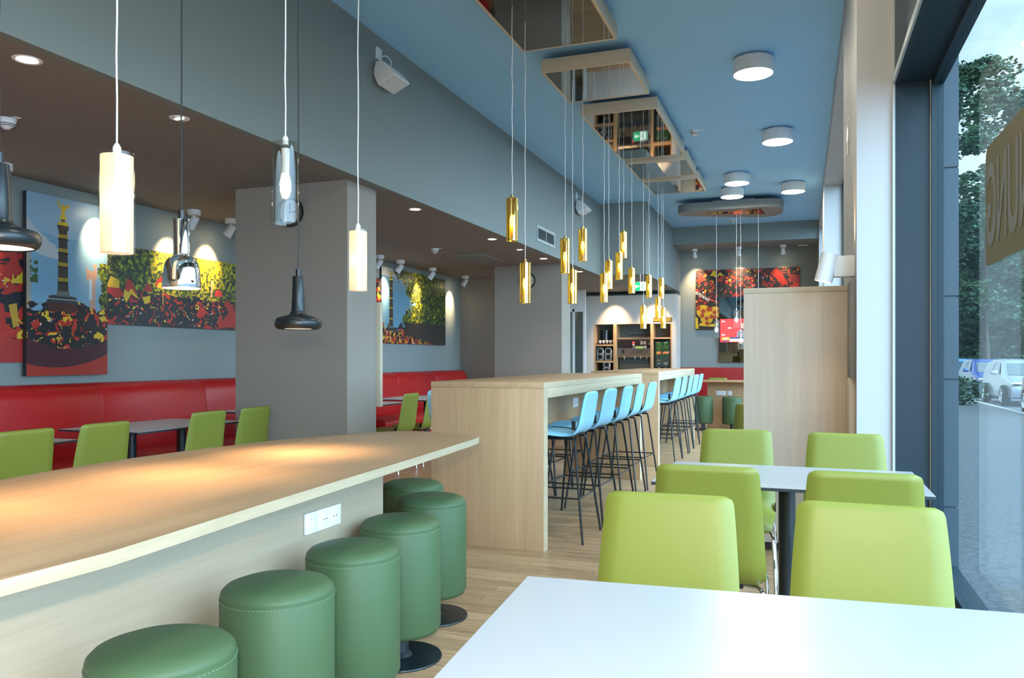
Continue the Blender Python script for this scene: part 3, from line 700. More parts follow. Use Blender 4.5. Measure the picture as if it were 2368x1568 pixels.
for x in (-3.83, -2.96): light('niche_downlight', 'SPOT', (x, 16.46, 2.68), 60, WARM, rot=(math.radians(27), 0, 0), spot_size=math.radians(66), spot_blend=.9, shadow_soft_size=.02)

# exit sign
e = thing('exit_sign', 'green lit escape route sign hanging under the soffit', 'sign', (-2.61, 13.45, 2.485))
obj('sign_box', box(nb(), -.125, .125, -.012, .012, -.08, .08, .004), M['plastic'], e)
b = nb(); flat(b, [(-.115, -.0125, -.07), (-.005, -.0125, -.07), (-.005, -.0125, .07), (-.115, -.0125, .07)], None, 0); flat(b, [(.0, -.0125, -.07), (.075, -.0125, -.07), (.075, -.0125, .07), (.0, -.0125, .07)], None, 1); flat(b, [(.08, -.0125, -.07), (.115, -.0125, -.07), (.115, -.0125, .07), (.08, -.0125, .07)], None, 0)
yy = -.0135
flat(b, [(-.105, yy, 0), (-.065, yy, .04), (-.065, yy, .015), (-.02, yy, .015), (-.02, yy, -.015), (-.065, yy, -.015), (-.065, yy, -.04)], None, 1)
for pts in ([(.035, .035), (.05, .03), (.043, -.01), (.028, -.012)], [(.03, -.01), (.04, -.01), (.055, -.03), (.06, -.06), (.05, -.06), (.045, -.035)], [(.028, -.012), (.036, -.012), (.025, -.04), (.008, -.05), (.004, -.042), (.018, -.035)], [(.036, .034), (.03, .034), (.012, .02), (.01, .0), (.016, .0), (.018, .015)], [(.048, .03), (.05, .022), (.062, .008), (.07, .015), (.062, .02)]):
    flat(b, [(x, yy, z) for x, z in pts], None, 0)
flat(b, [(.048+.009*math.cos(2*PI*k/14), yy, .047+.009*math.sin(2*PI*k/14)) for k in range(14)], None, 0)
flat(b, [(.081, yy, -.068), (.1, yy, -.06), (.1, yy, .055), (.081, yy, .066)], None, 1)
obj('pictogram', b, [M['led_green'], M['led_white']], e, smooth=0, recalc=False)
b = nb(); tube(b, [(0, 0, .08), (0, 0, .215)], .006, 8); obj('hanger', b, M['plastic'], e)

# ------------------------------------------------------------------ lamps
def cord(bm, z0, z1, r=.0028):
    n = 14; tube(bm, [(.0028*math.sin(k*1.9)*(0 < k < n), .0028*math.cos(k*2.3)*(0 < k < n), z0+(z1-z0)*k/n) for k in range(n+1)], r, 6); return bm
def tube_pendant(label, loc, ztop, group, kind, L=.30, r=.0425, lightw=3.0):
    t = thing({'gold': 'gold_pendant', 'white': 'white_pendant', 'glass': 'glass_pendant'}[kind], label, 'pendant lamp', loc, 0, group)   # origin at the lamp's lower rim
    obj('cord', cord(nb(), L+.03, ztop-loc[2]), M['cordwhite'], t)
    obj('cord_grip', lathe(nb(), [(0, L-.005), (.012, L-.005), (.012, L+.018), (.006, L+.03), (0, L+.03)], 16), M['brass'] if kind == 'gold' else M['plastic'], t)
    sh = {'gold': M['goldglass'], 'white': M['clear'], 'glass': M['smoke']}[kind]
    s = obj('lamp_shade', lathe(nb(), [(r, 0), (r, L), (r-.002, L+.001), (.012, L+.001)], 40), sh, t, smooth=40, recalc=False)
    if kind == 'gold':
        obj('rim', lathe(nb(), [(r, -.001), (r+.001, -.001), (r+.001, .004), (r, .004)], 40, close=True), M['brass'], s)
    if kind == 'white':
        obj('inner_shade', lathe(nb(), [(r-.006, .004), (r-.006, L-.008), (.012, L-.008)], 40), M['whiteshade'], t, smooth=40)
        light('bulb_light', 'POINT', (0, 0, L*.5), lightw, WARM, parent=t, shadow_soft_size=.025)
    elif kind == 'glass':
        obj('lamp_holder', lathe(nb(), [(0, L-.12), (.015, L-.12), (.016, L-.02), (0, L-.02)], 20), M['plastic'], t)
        obj('bulb', lathe(nb(), [(0, L-.20), (.012, L-.195), (.022, L-.165), (.016, L-.13), (.012, L-.12), (0, L-.12)], 20), M['bulb'], t)
    else:
        obj('bulb', lathe(nb(), [(0, .10), (.010, .105), (.017, .14), (.012, .18), (0, .185)], 16), M['bulb_gold'], t)
        obj('lamp_holder', lathe(nb(), [(0, .185), (.013, .185), (.013, L-.01), (0, L-.01)], 16), M['brass'], t)
    return t
gold = [(-1.945, 5.293, 2.095), (-1.945, 5.574, 1.67), (-1.95, 6.649, 2.0), (-1.95, 6.883, 1.751), (-1.94, 7.205, 2.17), (-1.95, 8.09, 1.843), (-1.95, 8.305, 2.0), (-1.94, 8.77, 2.145), (-1.95, 9.045, 2.416), (-1.95, 9.513, 2.047), (-1.96, 10.314, 1.645), (-1.96, 10.717, 2.081), (-1.94, 11.317, 1.828), (-1.95, 11.672, 2.13), (-1.95, 11.825, 1.704)]
for k, (x, y, z) in enumerate(gold):
    hi = {0: ', hanging high', 1: ', largest and hanging low', 4: ', near the vent', 8: ', highest of the cluster', 10: ', lowest of the cluster', 14: ', low at right'}.get(k, '')
    tube_pendant('gold glass tube pendant, %s from the left over the bar tables%s' % (order(k), hi), (x, y, z), 3.772, 'gold tube pendants over the bar tables', 'gold')
GW = 'pendants over the oak counter table'
tube_pendant('large lit white tube pendant on a white cord over the left of the counter', (-1.95, 1.836, 1.574), 3.772, GW, 'white', .305, .052, .13)
tube_pendant('smaller lit white tube pendant hanging in front of the first column edge', (-1.97, 3.253, 1.574), 3.772, GW, 'white', .29, .0475, .13)
tube_pendant('clear glass tube pendant with a visible glowing bulb before the first column', (-1.93, 2.64, 1.794), 3.772, GW, 'glass', .318, .054)
for x, y, z, l in [(-1.387, 13.9, 1.60, 'clear glass pendant at the left below the rounded ceiling ring'), (-1.059, 13.9, 1.77, 'clear glass pendant hanging before the television picture'), (-.989, 13.9, 1.41, 'lowest clear glass pendant beside the tall wooden screen'), (-.702, 13.9, 1.36, 'glass pendant of the ceiling ring whose cord vanishes behind the wooden screen')]:
    tube_pendant(l, (x, y, z), 3.735, 'glass pendants below the ceiling ring', 'glass', .30, .05)
def bell_pendant(name, label, loc, prof, inner, m, ztop, energy):
    t = thing(name, label, 'pendant lamp', loc, 0, GW)
    zt = max(z for r, z in prof)
    obj('cord', cord(nb(), zt+.03, ztop-loc[2]), M['cordblack'], t)
    obj('cord_grip', lathe(nb(), [(0, zt-.002), (.011, zt-.002), (.011, zt+.028), (0, zt+.03)], 16), M['blackplastic'], t)
    obj('lamp_shade', lathe(nb(), prof, 56), m, t, smooth=50)
    obj('diffuser', lathe(nb(), [(0, .004), (inner, .004), (inner, .008), (0, .008)], 48), M['lamp_soft'], t)
    light('bulb_light', 'SPOT', (0, 0, -.002), energy, WARM, parent=t, spot_size=math.radians(92), spot_blend=1.0, shadow_soft_size=inner*.7)
    return t
PB = [(.080, .0), (.090, .006), (.0955, .018), (.0945, .034), (.085, .046), (.062, .053), (.040, .058), (.032, .066), (.0285, .078), (.026, .12), (.0235, .215), (.022, .218), (0, .219)]
bell_pendant('black_pendant', 'small black pendant with flared disc shade before the first column', (-1.95, 2.754, 1.378), PB, .080, M['blackgloss'], 3.772, 30)
bell_pendant('black_pendant', 'black flared pendant cut off by the left edge of the picture', (-1.95, 1.462, 1.544), PB, .080, M['blackgloss'], 3.772, 30)
PCx = [(.0605, .0), (.0615, .002), (.0600, .025), (.0565, .062), (.0535, .080), (.047, .093), (.037, .102), (.030, .106), (.027, .110), (.0262, .115), (.0262, .226), (.0245, .231), (0, .232)]
bell_pendant('chrome_pendant', 'mirror chrome bell pendant on a black cord over the counter', (-1.95, 2.102, 1.493), PCx, .061, M['chrome'], 3.772, 30)

GR = 'mirror rafts below the blue ceiling'
def raft(label, y0, y1):
    t = thing('ceiling_raft', label, 'ceiling panel', (-2.16, y0, 3.768), 0, GR); w = .79; L = y1-y0; th = .024
    obj('mirror', box(nb(), th, w-th, th, L-th, .0, .012), M['bronze'], t)
    for q in ((0, w, 0, th, 'raft_x'), (0, w, L-th, L, 'raft_x'), (0, th, th, L-th, 'raft_y'), (w-th, w, th, L-th, 'raft_y')):
        obj('frame_edge', box(nb(), q[0], q[1], q[2], q[3], -.002, .115, .001), M[q[4]], t)
    obj('mounting', box(nb(), .25, w-.25, .2, L-.2, .012, .175), M['blue'], t)
raft('bronze mirror raft above the counter table, out of the top edge of the picture', .9, 3.9)
raft('largest bronze mirror raft cut off by the top edge of the picture', 4.22, 6.125)
raft('second bronze mirror raft from the camera below the blue ceiling', 6.62, 7.50)
raft('long third bronze mirror raft reflecting the coffee niches', 7.94, 9.88)
raft('fourth bronze mirror raft from the camera below the blue ceiling', 10.13, 11.03)
raft('farthest bronze mirror raft from the camera below the blue ceiling', 11.25, 12.17)

GDm = 'round drum lights on the blue ceiling'
def drum(label, x, y):
    t = thing('drum_light', label, 'ceiling lamp', (x, y, ZC), 0, GDm)
    obj('drum_body', lathe(nb(), [(0, -.02), (.12, -.02), (.12, 0), (.13, 0), (.13, -.02), (.172, -.02), (.176, -.024), (.176, -.150), (.168, -.150), (.168, -.142), (0, -.142)], 48), M['plastic'], t)
    obj('diffuser', lathe(nb(), [(0, -.1455), (.166, -.1455), (.166, -.147), (0, -.149)], 48), M['drumlens'], t)
    return t
for x, y, l in [(-.417, 7.374, 'largest white drum light nearest the camera on the blue ceiling'), (-.281, 9.793, 'second white drum light from the camera on the blue ceiling'), (-.902, 11.922, 'upper of the two overlapping white drum lights on the ceiling'), (-1.048, 12.889, 'lower of the two overlapping drum lights, just above the ceiling ring'), (-.142, 12.807, 'drum light closest to the window wall at the far end')]:
    drum(l, x, y)
for x, y, l in [(-.5, 4.6, 'added unseen drum light above the second window table'), (-.35, 2.0, 'added unseen drum light above the foreground table'), (-.4, -.8, 'added unseen drum light just behind the viewpoint'), (-1.6, -2.6, 'added unseen drum light over the rear of the room, left one'), (-.2, -3.4, 'added unseen drum light over the rear of the room, right one')]:  # extra drum lamps added out of view for warm fill light
    drum(l, x, y)

# rounded ceiling ring with a copper mirror
def hull(circles, n=40):
    pts = [(cx+r*math.cos(2*PI*k/n), cy+r*math.sin(2*PI*k/n)) for cx, cy, r in circles for k in range(n)]
    pts = sorted(set(pts))
    def half(ps):
        h = []
        for p in ps:
            while len(h) >= 2 and (h[-1][0]-h[-2][0])*(p[1]-h[-2][1])-(h[-1][1]-h[-2][1])*(p[0]-h[-2][0]) <= 0: h.pop()
            h.append(p)
        return h
    a_, b_ = half(pts), half(pts[::-1]); return a_[:-1]+b_[:-1]
t = thing('ceiling_ring', 'grey rounded triangular ceiling raft with a copper mirror inset', 'ceiling panel', (-1.15, 14.05, 3.73))
H = hull([(-1.76, 13.78, .26), (-.63, 13.86, .33), (-.66, 14.2, .33)])
obj('raft_body', prism(nb(), [(x+1.15, y-14.05) for x, y in H], 0, .135, .003), pm('grey raft paint', (.22, .24, .24), .5), t, smooth=30)
obj('mirror', prism(nb(), [(-.46, -.24), (.50, -.37), (.54, .19)], -.004, 0), M['copper'], t)
obj('mounting', prism(nb(), [(-.3, -.2), (.4, -.2), (.4, .15)], .135, .213), M['plastic'], t)

def downlight(label, x, y, kind):
    t = thing('recessed_downlight' if kind == 'w' else 'emergency_light', label, 'ceiling lamp', (x, y, ZS), 0, 'recessed lamps in the low ceiling')
    r = .062 if kind == 'w' else .055
    obj('trim_ring', lathe(nb(), [(r-.014, -.002), (r, -.004), (r+.004, -.001), (r+.004, 0), (r-.014, 0)], 36, close=True), M['plastic'], t)
    if kind == 'w':
        obj('lens', lathe(nb(), [(0, -.003), (r-.014, -.002), (r-.014, -.001), (0, -.001)], 32), M['lamp_warm'], t)
        light('lamp_beam', 'SPOT', (0, 0, -.01), 14, WARM, parent=t, spot_size=math.radians(85), spot_blend=.8, shadow_soft_size=.04)
    else:
        obj('cover', lathe(nb(), [(0, -.004), (r-.014, -.003), (r-.014, -.001), (0, -.001)], 32), M['tablegrey'], t)
        b = nb()
        for dx in (-.022, 0, .022): lathe(b, [(0, -.009), (.008, -.008), (.009, -.004), (0, -.004)], 12, (dx, 0, 0))
        obj('led_cluster', b, M['led'], t)
    return t
for x, y, k_, l in [(-3.514, 2.777, 'w', 'large bright recessed downlight at the upper left'), (-3.512, 3.768, 'e', 'small recessed led lamp behind the chrome pendant cord'), (-3.524, 6.866, 'w', 'recessed downlight just right of the first column top'), (-3.534, 8.911, 'w', 'recessed downlight left of the first gold pendant'), (-3.527, 9.889, 'e', 'small unlit looking led lamp below the wall vent'), (-3.526, 10.911, 'w', 'recessed downlight above the second column'), (-3.494, 12.754, 'w', 'recessed downlight past the second column'), (-4.66, 15.0, 'w', 'added recessed downlight brightening the passage left of the coffee cabinet')]:  # the passage downlight is added to brighten the dark gap there
    downlight(l, x, y, k_)

def aim_matrix(d):
    d = Vector(d).normalized(); return d.to_track_quat('-Z', 'Y').to_matrix().to_4x4()
def spot(label, loc, d, group, energy=60, size=64):
    t = thing('spotlight', label, 'spotlight', loc, 0, group)
    obj('ceiling_canopy', lathe(nb(), [(0, 0), (.062, 0), (.062, -.045), (.058, -.052), (0, -.052)], 32), M['plastic'], t)
    b = nb(); tube(b, [(0, 0, -.05), (0, 0, -.085)], .008, 8); obj('swivel_arm', b, M['steel'], t)
    Mx = aim_matrix(d); head = Matrix.Translation((0, 0, -.10)) @ Mx
    b = nb(); lathe(b, [(0, .045), (.030, .045), (.034, .040), (.050, -.085), (.047, -.086), (.043, -.078), (0, -.078)], 28); b.transform(head); hd = obj('lamp_head', b, M['plastic'], t)
    b = nb(); lathe(b, [(0, -.080), (.042, -.080), (.042, -.079), (0, -.079)], 24); b.transform(head); obj('lens', b, M['lamp_warm'], hd)
    b = nb(); lathe(b, [(0, .0475), (.013, .0475), (.013, .045)], 14); b.transform(head); obj('vent_cap', b, M['brass'], hd)
    dn = Vector(d).normalized(); l = light('lamp_beam', 'SPOT', Vector((0, 0, -.10))+dn*.09, energy, WARM, parent=t, spot_size=math.radians(size), spot_blend=1.0, shadow_soft_size=.03)
    l.rotation_euler = dn.to_track_quat('-Z', 'Y').to_euler()
    return t
GS = 'white ceiling spotlights along the left wall'
for y, l in [(4.202, 'white ceiling spotlight at the left edge above the tall column picture'), (6.159, 'white ceiling spotlight half hidden behind the chrome pendant'), (6.692, 'white ceiling spotlight next to the first column'), (9.757, 'white ceiling spotlight half hidden by the right edge of the first column'), (10.367, 'white ceiling spotlight over the left half of the tree picture'), (11.439, 'white ceiling spotlight over the right half of the tree picture'), (12.748, 'white ceiling spotlight in the corner right of the tree picture')]:
    spot(l, (-5.56, y, ZS), (-.62, (-.06 if y < 12 else -.03), -.74), GS)
spot('white ceiling spotlight hidden behind the large white tube pendant', (-5.56, 5.22, ZS), (-.62, 0, -.74), GS)
for x, l in [(-2.171, 'left white spotlight above the far crowd picture'), (-1.264, 'middle white spotlight above the far crowd picture'), (-.384, 'right white spotlight above the far crowd picture')]:
    spot(l, (x, 17.18, 3.583), (0, .42, -.85), 'white spotlights above the far picture', 70 if x < -1 else 20, 70)

def smoke(label, loc):
    t = thing('smoke_detector', label, 'smoke detector', loc, 0, 'smoke detectors')
    obj('mounting_base', lathe(nb(), [(0, 0), (.055, 0), (.055, -.012), (0, -.012)], 32), M['plastic'], t)
    obj('detector_body', lathe(nb(), [(0, -.012), (.048, -.012), (.050, -.028), (.044, -.040), (.022, -.056), (.014, -.064), (0, -.065)], 32), M['plastic'], t)
    b = nb()
    for z, r in ((-.034, .0485), (-.0435, .0405)): lathe(b, [(r, z-.002), (r+.001, z-.002), (r+.001, z+.002), (r, z+.002)], 32, close=True)
    obj('vent_slots', b, M['blackplastic'], t)
    obj('mark_tag', box(nb(), .05, .10, -.02, .02, -.003, 0), M['plastic'], t)
smoke('white smoke detector on the low ceiling at the left picture edge', (-4.502, 3.422, ZS)); smoke('white smoke detector on the low ceiling beyond the first column', (-4.546, 9.426, ZS))
smoke('white smoke detector on the blue ceiling right of the mirror rafts', (-1.197, 9.504, ZC)); smoke('small smoke detector on the blue ceiling behind the rounded ring', (-1.275, 15.877, ZC))
t = thing('ceiling_vent', 'flat air conditioning panel in the low ceiling beyond the first column', 'vent', (-4.43, 10.45, ZS), 0)
obj('vent_frame', box(nb(), -.30, .30, -.42, .42, -.012, 0, .003), M['under'], t); obj('vent_panel', box(nb(), -.24, .24, -.36, .36, -.016, -.012), M['grey'], t)

def speaker(label, y, z, s):
    t = thing('loudspeaker', label, 'loudspeaker', (XS, y, z), 0, 'white wall loudspeakers')
    P = [(.055, -.16), (.034, -.125), (.016, -.075), (.014, -.035), (.026, .004), (.048, .029), (.076, .037), (.106, .026), (.145, -.010), (.182, -.050), (.206, -.078), (.208, -.088), (.203, -.092)]
    def sec(b, y0, y1, inset=0):
        cx_, cz_ = .10, -.06; A_, B_ = [], []
        for x_, z_ in P:
            A_.append(b.verts.new((x_, y0, z_))); B_.append(b.verts.new((x_, y1, z_)))
        fa = b.faces.new(A_); fb = b.faces.new(B_[::-1])
        for k in range(len(P)): b.faces.new((A_[k], B_[k], B_[(k+1) % len(P)], A_[(k+1) % len(P)]))
        bmesh.ops.bevel(b, geom=list(fa.edges)+list(fb.edges), offset=.006, segments=2, profile=.5, affect='EDGES')
    b = nb(); sec(b, -.10, .17); cab = obj('cabinet', b, M['plastic'], t, smooth=40)
    dx, dz = .148, .068; L_ = math.hypot(dx, dz); nx, nz = dz/L_, -dx/L_
    def face_pt(u, y, h): return (.055+dx*u+nx*h, y, -.16+dz*u+nz*h)
    b = nb(); vs_ = [b.verts.new(face_pt(u, y, h)) for h in (.0, .003) for u, y in ((.05, -.09), (.95, -.09), (.95, .16), (.05, .16))]
    for f in ((0, 1, 2, 3), (4, 5, 6, 7), (0, 1, 5, 4), (1, 2, 6, 5), (2, 3, 7, 6), (3, 0, 4, 7)): b.faces.new([vs_[k] for k in f])
    obj('front_grille', b, noise_bump(pm('white speaker cloth', (.70, .71, .72), .8), 600, .2), cab)
    b = nb(); vs_ = [b.verts.new(face_pt(u, y, h)) for h in (.003, .0045) for u, y in ((.44, -.072), (.54, -.072), (.54, -.060), (.44, -.060))]
    for f in ((0, 1, 2, 3), (4, 5, 6, 7), (0, 1, 5, 4), (1, 2, 6, 5), (2, 3, 7, 6), (3, 0, 4, 7)): b.faces.new([vs_[k] for k in f])
    obj('badge', b, M['steel'], cab)
    obj('wall_bracket', box(nb(), 0, .045, -.05, .05, .005, .055, .006), M['plastic'], t)
    return t
def sp_socket(label, y, z):
    t = thing('cable_outlet', label, 'socket', (XS, y, z), PI/2, 'speaker outlets')
    obj('cover_plate', box(nb(), -.045, .045, -.012, 0, -.05, .05, .002), M['plastic'], t)
    b = nb(); tube(b, smooth_path([(.03, -.012, -.01), (.06, -.04, 0), (.085, -.065, -.025), (.09, -.075, -.065), (.06, -.078, -.095)], 5), .004, 8); obj('cable', b, M['cordwhite'], t)
speaker('large white loudspeaker high on the grey fascia near the camera', 5.80, 3.66, 1); sp_socket('white outlet with a looped cable above the nearer loudspeaker', 5.80, 3.79)
speaker('white loudspeaker high on the grey fascia, half hidden behind gold pendant cords', 11.93, 3.66, 1); sp_socket('white outlet with a looped cable above the farther loudspeaker', 11.93, 3.79)
t = thing('wall_vent', 'rectangular louvred vent in the grey fascia', 'vent', (XS, 9.97, 2.82), PI/2)
b = nb(); w, h = .80, .212; fw = .035
for q in ((0, w, 0, fw), (0, w, h-fw, h), (0, fw, fw, h-fw), (w-fw, w, fw, h-fw)): box(b, q[0], q[1], -.012, 0, q[2], q[3])
obj('vent_frame', b, M['framelight'], t); obj('vent_back', box(nb(), fw, w-fw, -.002, 0, fw, h-fw), M['blackplastic'], t)
b = nb()
for k in range(9): 
    z = fw+.008+k*.0155; flat(b, [(fw, -.003, z+.008), (w-fw, -.003, z+.008), (w-fw, -.012, z), (fw, -.012, z)])
box(b, w/2-.006, w/2+.006, -.0125, -.003, fw, h-fw); obj('louvres', b, M['framelight'], t)
def clock(label, x, y, z, r):
    t = thing('wall_clock', label, 'clock', (x, y, z), 0, 'round wall clocks')
    R_ = Matrix.Rotation(PI/2, 4, 'X')
    b = nb(); lathe(b, [(r-.02, .0), (r, .0), (r, .03), (r-.012, .036), (r-.02, .030)], 44, close=True); b.transform(R_); obj('rim', b, M['blackplastic'], t)
    b = nb(); lathe(b, [(0, .012), (r-.019, .012), (r-.019, .010), (0, .010)], 40); b.transform(R_); obj('dial', b, M['plastic'], t)
    b = nb(); box(b, -.004, .004, -.016, -.014, -.01, r*.6); obj('hand', b, M['blackplastic'], t)
    b = nb(); box(b, -.01, r*.45, -.019, -.017, -.005, .005); obj('hand', b, M['blackplastic'], t)
clock('round black rimmed clock on the first column behind the clear glass pendant', -3.985, 5.53, 2.467, .122); clock('round black rimmed clock on the second column behind a gold pendant', -4.0, 11.61, 2.46, .122)

# sconce and built-in speaker on the white pier
t = thing('wall_lamp', 'white tilted cylinder wall lamp on the white pier above the wooden screen', 'wall lamp', (XR, 5.16, 1.81))
b = nb(); box(b, -.115, 0, -.04, .04, -.062, .062, .003); obj('mounting_box', b, M['plastic'], t)
Tm = Matrix.Translation((-.155, -.01, -.005)) @ Matrix.Rotation(math.radians(14), 4, 'Y')
b = nb(); lathe(b, [(.052, -.085), (.052, .085), (.049, .085), (.049, .02), (.049, -.02), (.049, -.085)], 40, close=True); b.transform(Tm); obj('cylinder_shade', b, M['plastic'], t)
b = nb(); lathe(b, [(0, -.07), (.048, -.07), (.048, -.066), (0, -.066)], 32); b.transform(Tm); obj('lower_lens', b, M['lamp_soft'], t)
light('up_beam', 'SPOT', (-.035, -.02, .075), 9, WARM, rot=(PI, 0, 0), parent=t, spot_size=math.radians(50), spot_blend=.6, shadow_soft_size=.01)
light('down_beam', 'SPOT', (-.18, -.01, -.10), 2, WARM, parent=t, spot_size=math.radians(70), spot_blend=.6, shadow_soft_size=.02)
b = nb(); lathe(b, [(0, .004), (.115, .004), (.125, 0), (.125, -.004), (0, -.004)], 40); b.transform(Matrix.Rotation(-PI/2, 4, 'Y'))
tag(obj('wall_grille', b, M['tablegrey'], loc=(XR-.004, 5.79, 2.763)), 'round flush grille high on the white pier above the wall lamp', 'grille')
t = thing('ceiling_sensor', 'small white sensor in the ceiling near the far right corner', 'sensor', (.0, 17.3, 3.583))
obj('sensor_body', box(nb(), -.09, .09, -.04, .04, -.02, 0, .004), M['plastic'], t)

# ------------------------------------------------------------------ pictures (posterised prints)
class E_:
    nt = None
    def __init__(s, v): s.v = v
    @staticmethod
    def op(o, *a):
        n = E_.nt.nodes.new('ShaderNodeMath'); n.operation = o
        for i, x in enumerate(a):
            x = x.v if isinstance(x, E_) else x
            if isinstance(x, (int, float)): n.inputs[i].default_value = x
            else: E_.nt.links.new(x, n.inputs[i])
        return E_(n.outputs[0])
    def __add__(s, o): return E_.op('ADD', s, o)
    def __sub__(s, o): return E_.op('SUBTRACT', s, o)
    def __rsub__(s, o): return E_.op('SUBTRACT', o, s)
    def __mul__(s, o): return E_.op('MULTIPLY', s, o)
    __radd__ = __add__; __rmul__ = __mul__
    def lt(s, o): return E_.op('LESS_THAN', s, o)
    def gt(s, o): return E_.op('GREATER_THAN', s, o)
    def abs(s): return E_.op('ABSOLUTE', s)
def picture_mat(name, W, H, build):
    m = pm(name, (.02, .02, .02), .45); nt = m.node_tree; E_.nt = nt; N = nt.nodes.new; L = nt.links.new
    tc = N('ShaderNodeTexCoord'); sp = N('ShaderNodeSeparateXYZ'); L(tc.outputs['Object'], sp.inputs[0])
    x, z = E_(sp.outputs[0]), E_(sp.outputs[2])
    def noise(scale, seed, detail=2, dist=.6, sx=1.0, sz=1.0):
        mp = N('ShaderNodeMapping'); mp.inputs['Location'].default_value = (seed*3.7, seed*1.3, seed*2.1); mp.inputs['Scale'].default_value = (sx, 0, sz); L(tc.outputs['Object'], mp.inputs[0])
        n = N('ShaderNodeTexNoise'); n.inputs['Scale'].default_value = scale; n.inputs['Detail'].default_value = detail; n.inputs['Distortion'].default_value = dist; L(mp.outputs[0], n.inputs['Vector']); return E_(n.outputs[0])
    col = [None]
    def base(c):
        r = N('ShaderNodeRGB'); r.outputs[0].default_value = (*c, 1); col[0] = r.outputs[0]
    def put(mask, c):
        mx = N('ShaderNodeMix'); mx.data_type = 'RGBA'; L(mask.v, mx.inputs[0]); L(col[0], mx.inputs[6]); mx.inputs[7].default_value = (*c, 1); col[0] = mx.outputs[2]
    build(x*(1/W), z*(1/H), noise, base, put)
    L(col[0], nt.nodes['Principled BSDF'].inputs['Base Color']); return m
BLK, RED, YEL, WHT, BLU = (.012, .014, .018), (.40, .028, .018), (.62, .42, .025), (.62, .63, .62), (.13, .30, .44)
def crowd(noise, put, mask, sc=9, rt=.54, yt=.60, wt=.69, seed=0):
    put(mask, BLK)
    put(mask*noise(sc, 1+seed, 2, .9).gt(rt), RED); put(mask*noise(sc*1.1, 5+seed, 2, .8).gt(rt+.13), (.16, .012, .014))
    put(mask*noise(sc*1.25, 9+seed, 2, .8).gt(yt), YEL); put(mask*noise(sc*1.9, 13+seed, 1, .7).gt(wt), WHT)
def foliage(noise, put, mask, bias, sc=22, seed=0):
    put(mask, (.022, .034, .016))
    put(mask*(noise(sc, 21+seed, 3, .5)+bias).gt(.53), (.10, .15, .012)); put(mask*(noise(sc*.9, 25+seed, 3, .5)+bias).gt(.60), (.33, .36, .018))
def canvas(name, label, loc, rz, W, H, D, mat, extra=None):
    b = nb(); box(b, 0, W, 0, D, 0, H)
    b.normal_update()
    for f in b.faces: f.material_index = 0 if f.normal.y < -.5 else 1
    mats = [mat, pm('canvas edge', (.02, .022, .03), .6)]
    if extra:
        for poly, c in extra:
            if c not in [x[0] for x in getattr(canvas, 'cache', [])]:
                canvas.cache = getattr(canvas, 'cache', [])+[(c, pm('print colour', c, .45))]
            mm = dict(canvas.cache)[c]
            if mm not in mats: mats.append(mm)
            canvas.lift = getattr(canvas, 'lift', 0)+.00003
            vs = [b.verts.new((u*W, -.0006-canvas.lift, v*H)) for u, v in poly]; f = b.faces.new(vs); f.normal_update()
            if f.normal.y > 0: f.normal_flip()
            f.material_index = mats.index(mm)
        canvas.lift = 0
    o = obj(name, b, mats, None, smooth=0, loc=loc, rot=(0, 0, rz), recalc=False)
    return tag(o, label, 'picture')
def column_print(u0, vb, vt, w, ar):
    """gilded figure on a banded column as flat print shapes (u, v)"""
    ex = []; h = vt-vb; DK, GO, ST = (.045, .04, .035), (.55, .38, .02), (.11, .13, .115)
    ex.append(([(u0-w*.62, vb), (u0+w*.62, vb), (u0+w*.48, vt), (u0-w*.48, vt)], DK))
    for f in (.12, .36, .58, .80):
        v = vb+h*f; ex.append(([(u0-w*.62, v), (u0+w*.62, v), (u0+w*.62, v+.008), (u0-w*.62, v+.008)], (.02, .02, .02)))
        for k in range(6):
            uu = u0-w*.52+k*w*.19; ex.append(([(uu, v+.011), (uu+w*.11, v+.011), (uu+w*.11, v+.032), (uu, v+.032)], GO))
    ex.append(([(u0-w*.55, vt-.02), (u0+w*.55, vt-.02), (u0+w*.66, vt), (u0+w*.66, vt+.012), (u0-w*.66, vt+.012), (u0-w*.66, vt)], DK))
    ex.append(([(u0-w*.62, vt+.010), (u0+w*.62, vt+.010), (u0+w*.55, vt+.03), (u0-w*.55, vt+.03)], GO))
    ex.append(([(u0-w*.25, vt+.03), (u0+w*.25, vt+.03), (u0+w*.18, vt+.045), (u0-w*.18, vt+.045)], DK))
    F = lambda pts: ex.append(([(u0+w*a, vt+.045+b_*ar) for a, b_ in pts], GO))
    F([(-.45, 0), (.5, 0), (.2, .03), (.22, .055), (.05, .075), (-.12, .07), (-.2, .04), (-.3, .02)])
    F([(.15, .05), (.75, .085), (.78, .095), (.3, .092), (.1, .075)]); F([(-.12, .05), (-.62, .085), (-.7, .12), (-.55, .115), (-.4, .085), (-.05, .07)])
    F([(-.08, .072), (.08, .072), (.1, .092), (0, .1), (-.1, .09)])
    ex.append(([(u0-w*.8, vb-.03), (u0+w*.8, vb-.03), (u0+w*.7, vb), (u0-w*.7, vb)], ST))
    return ex
P1W, P1H = .778, 1.475
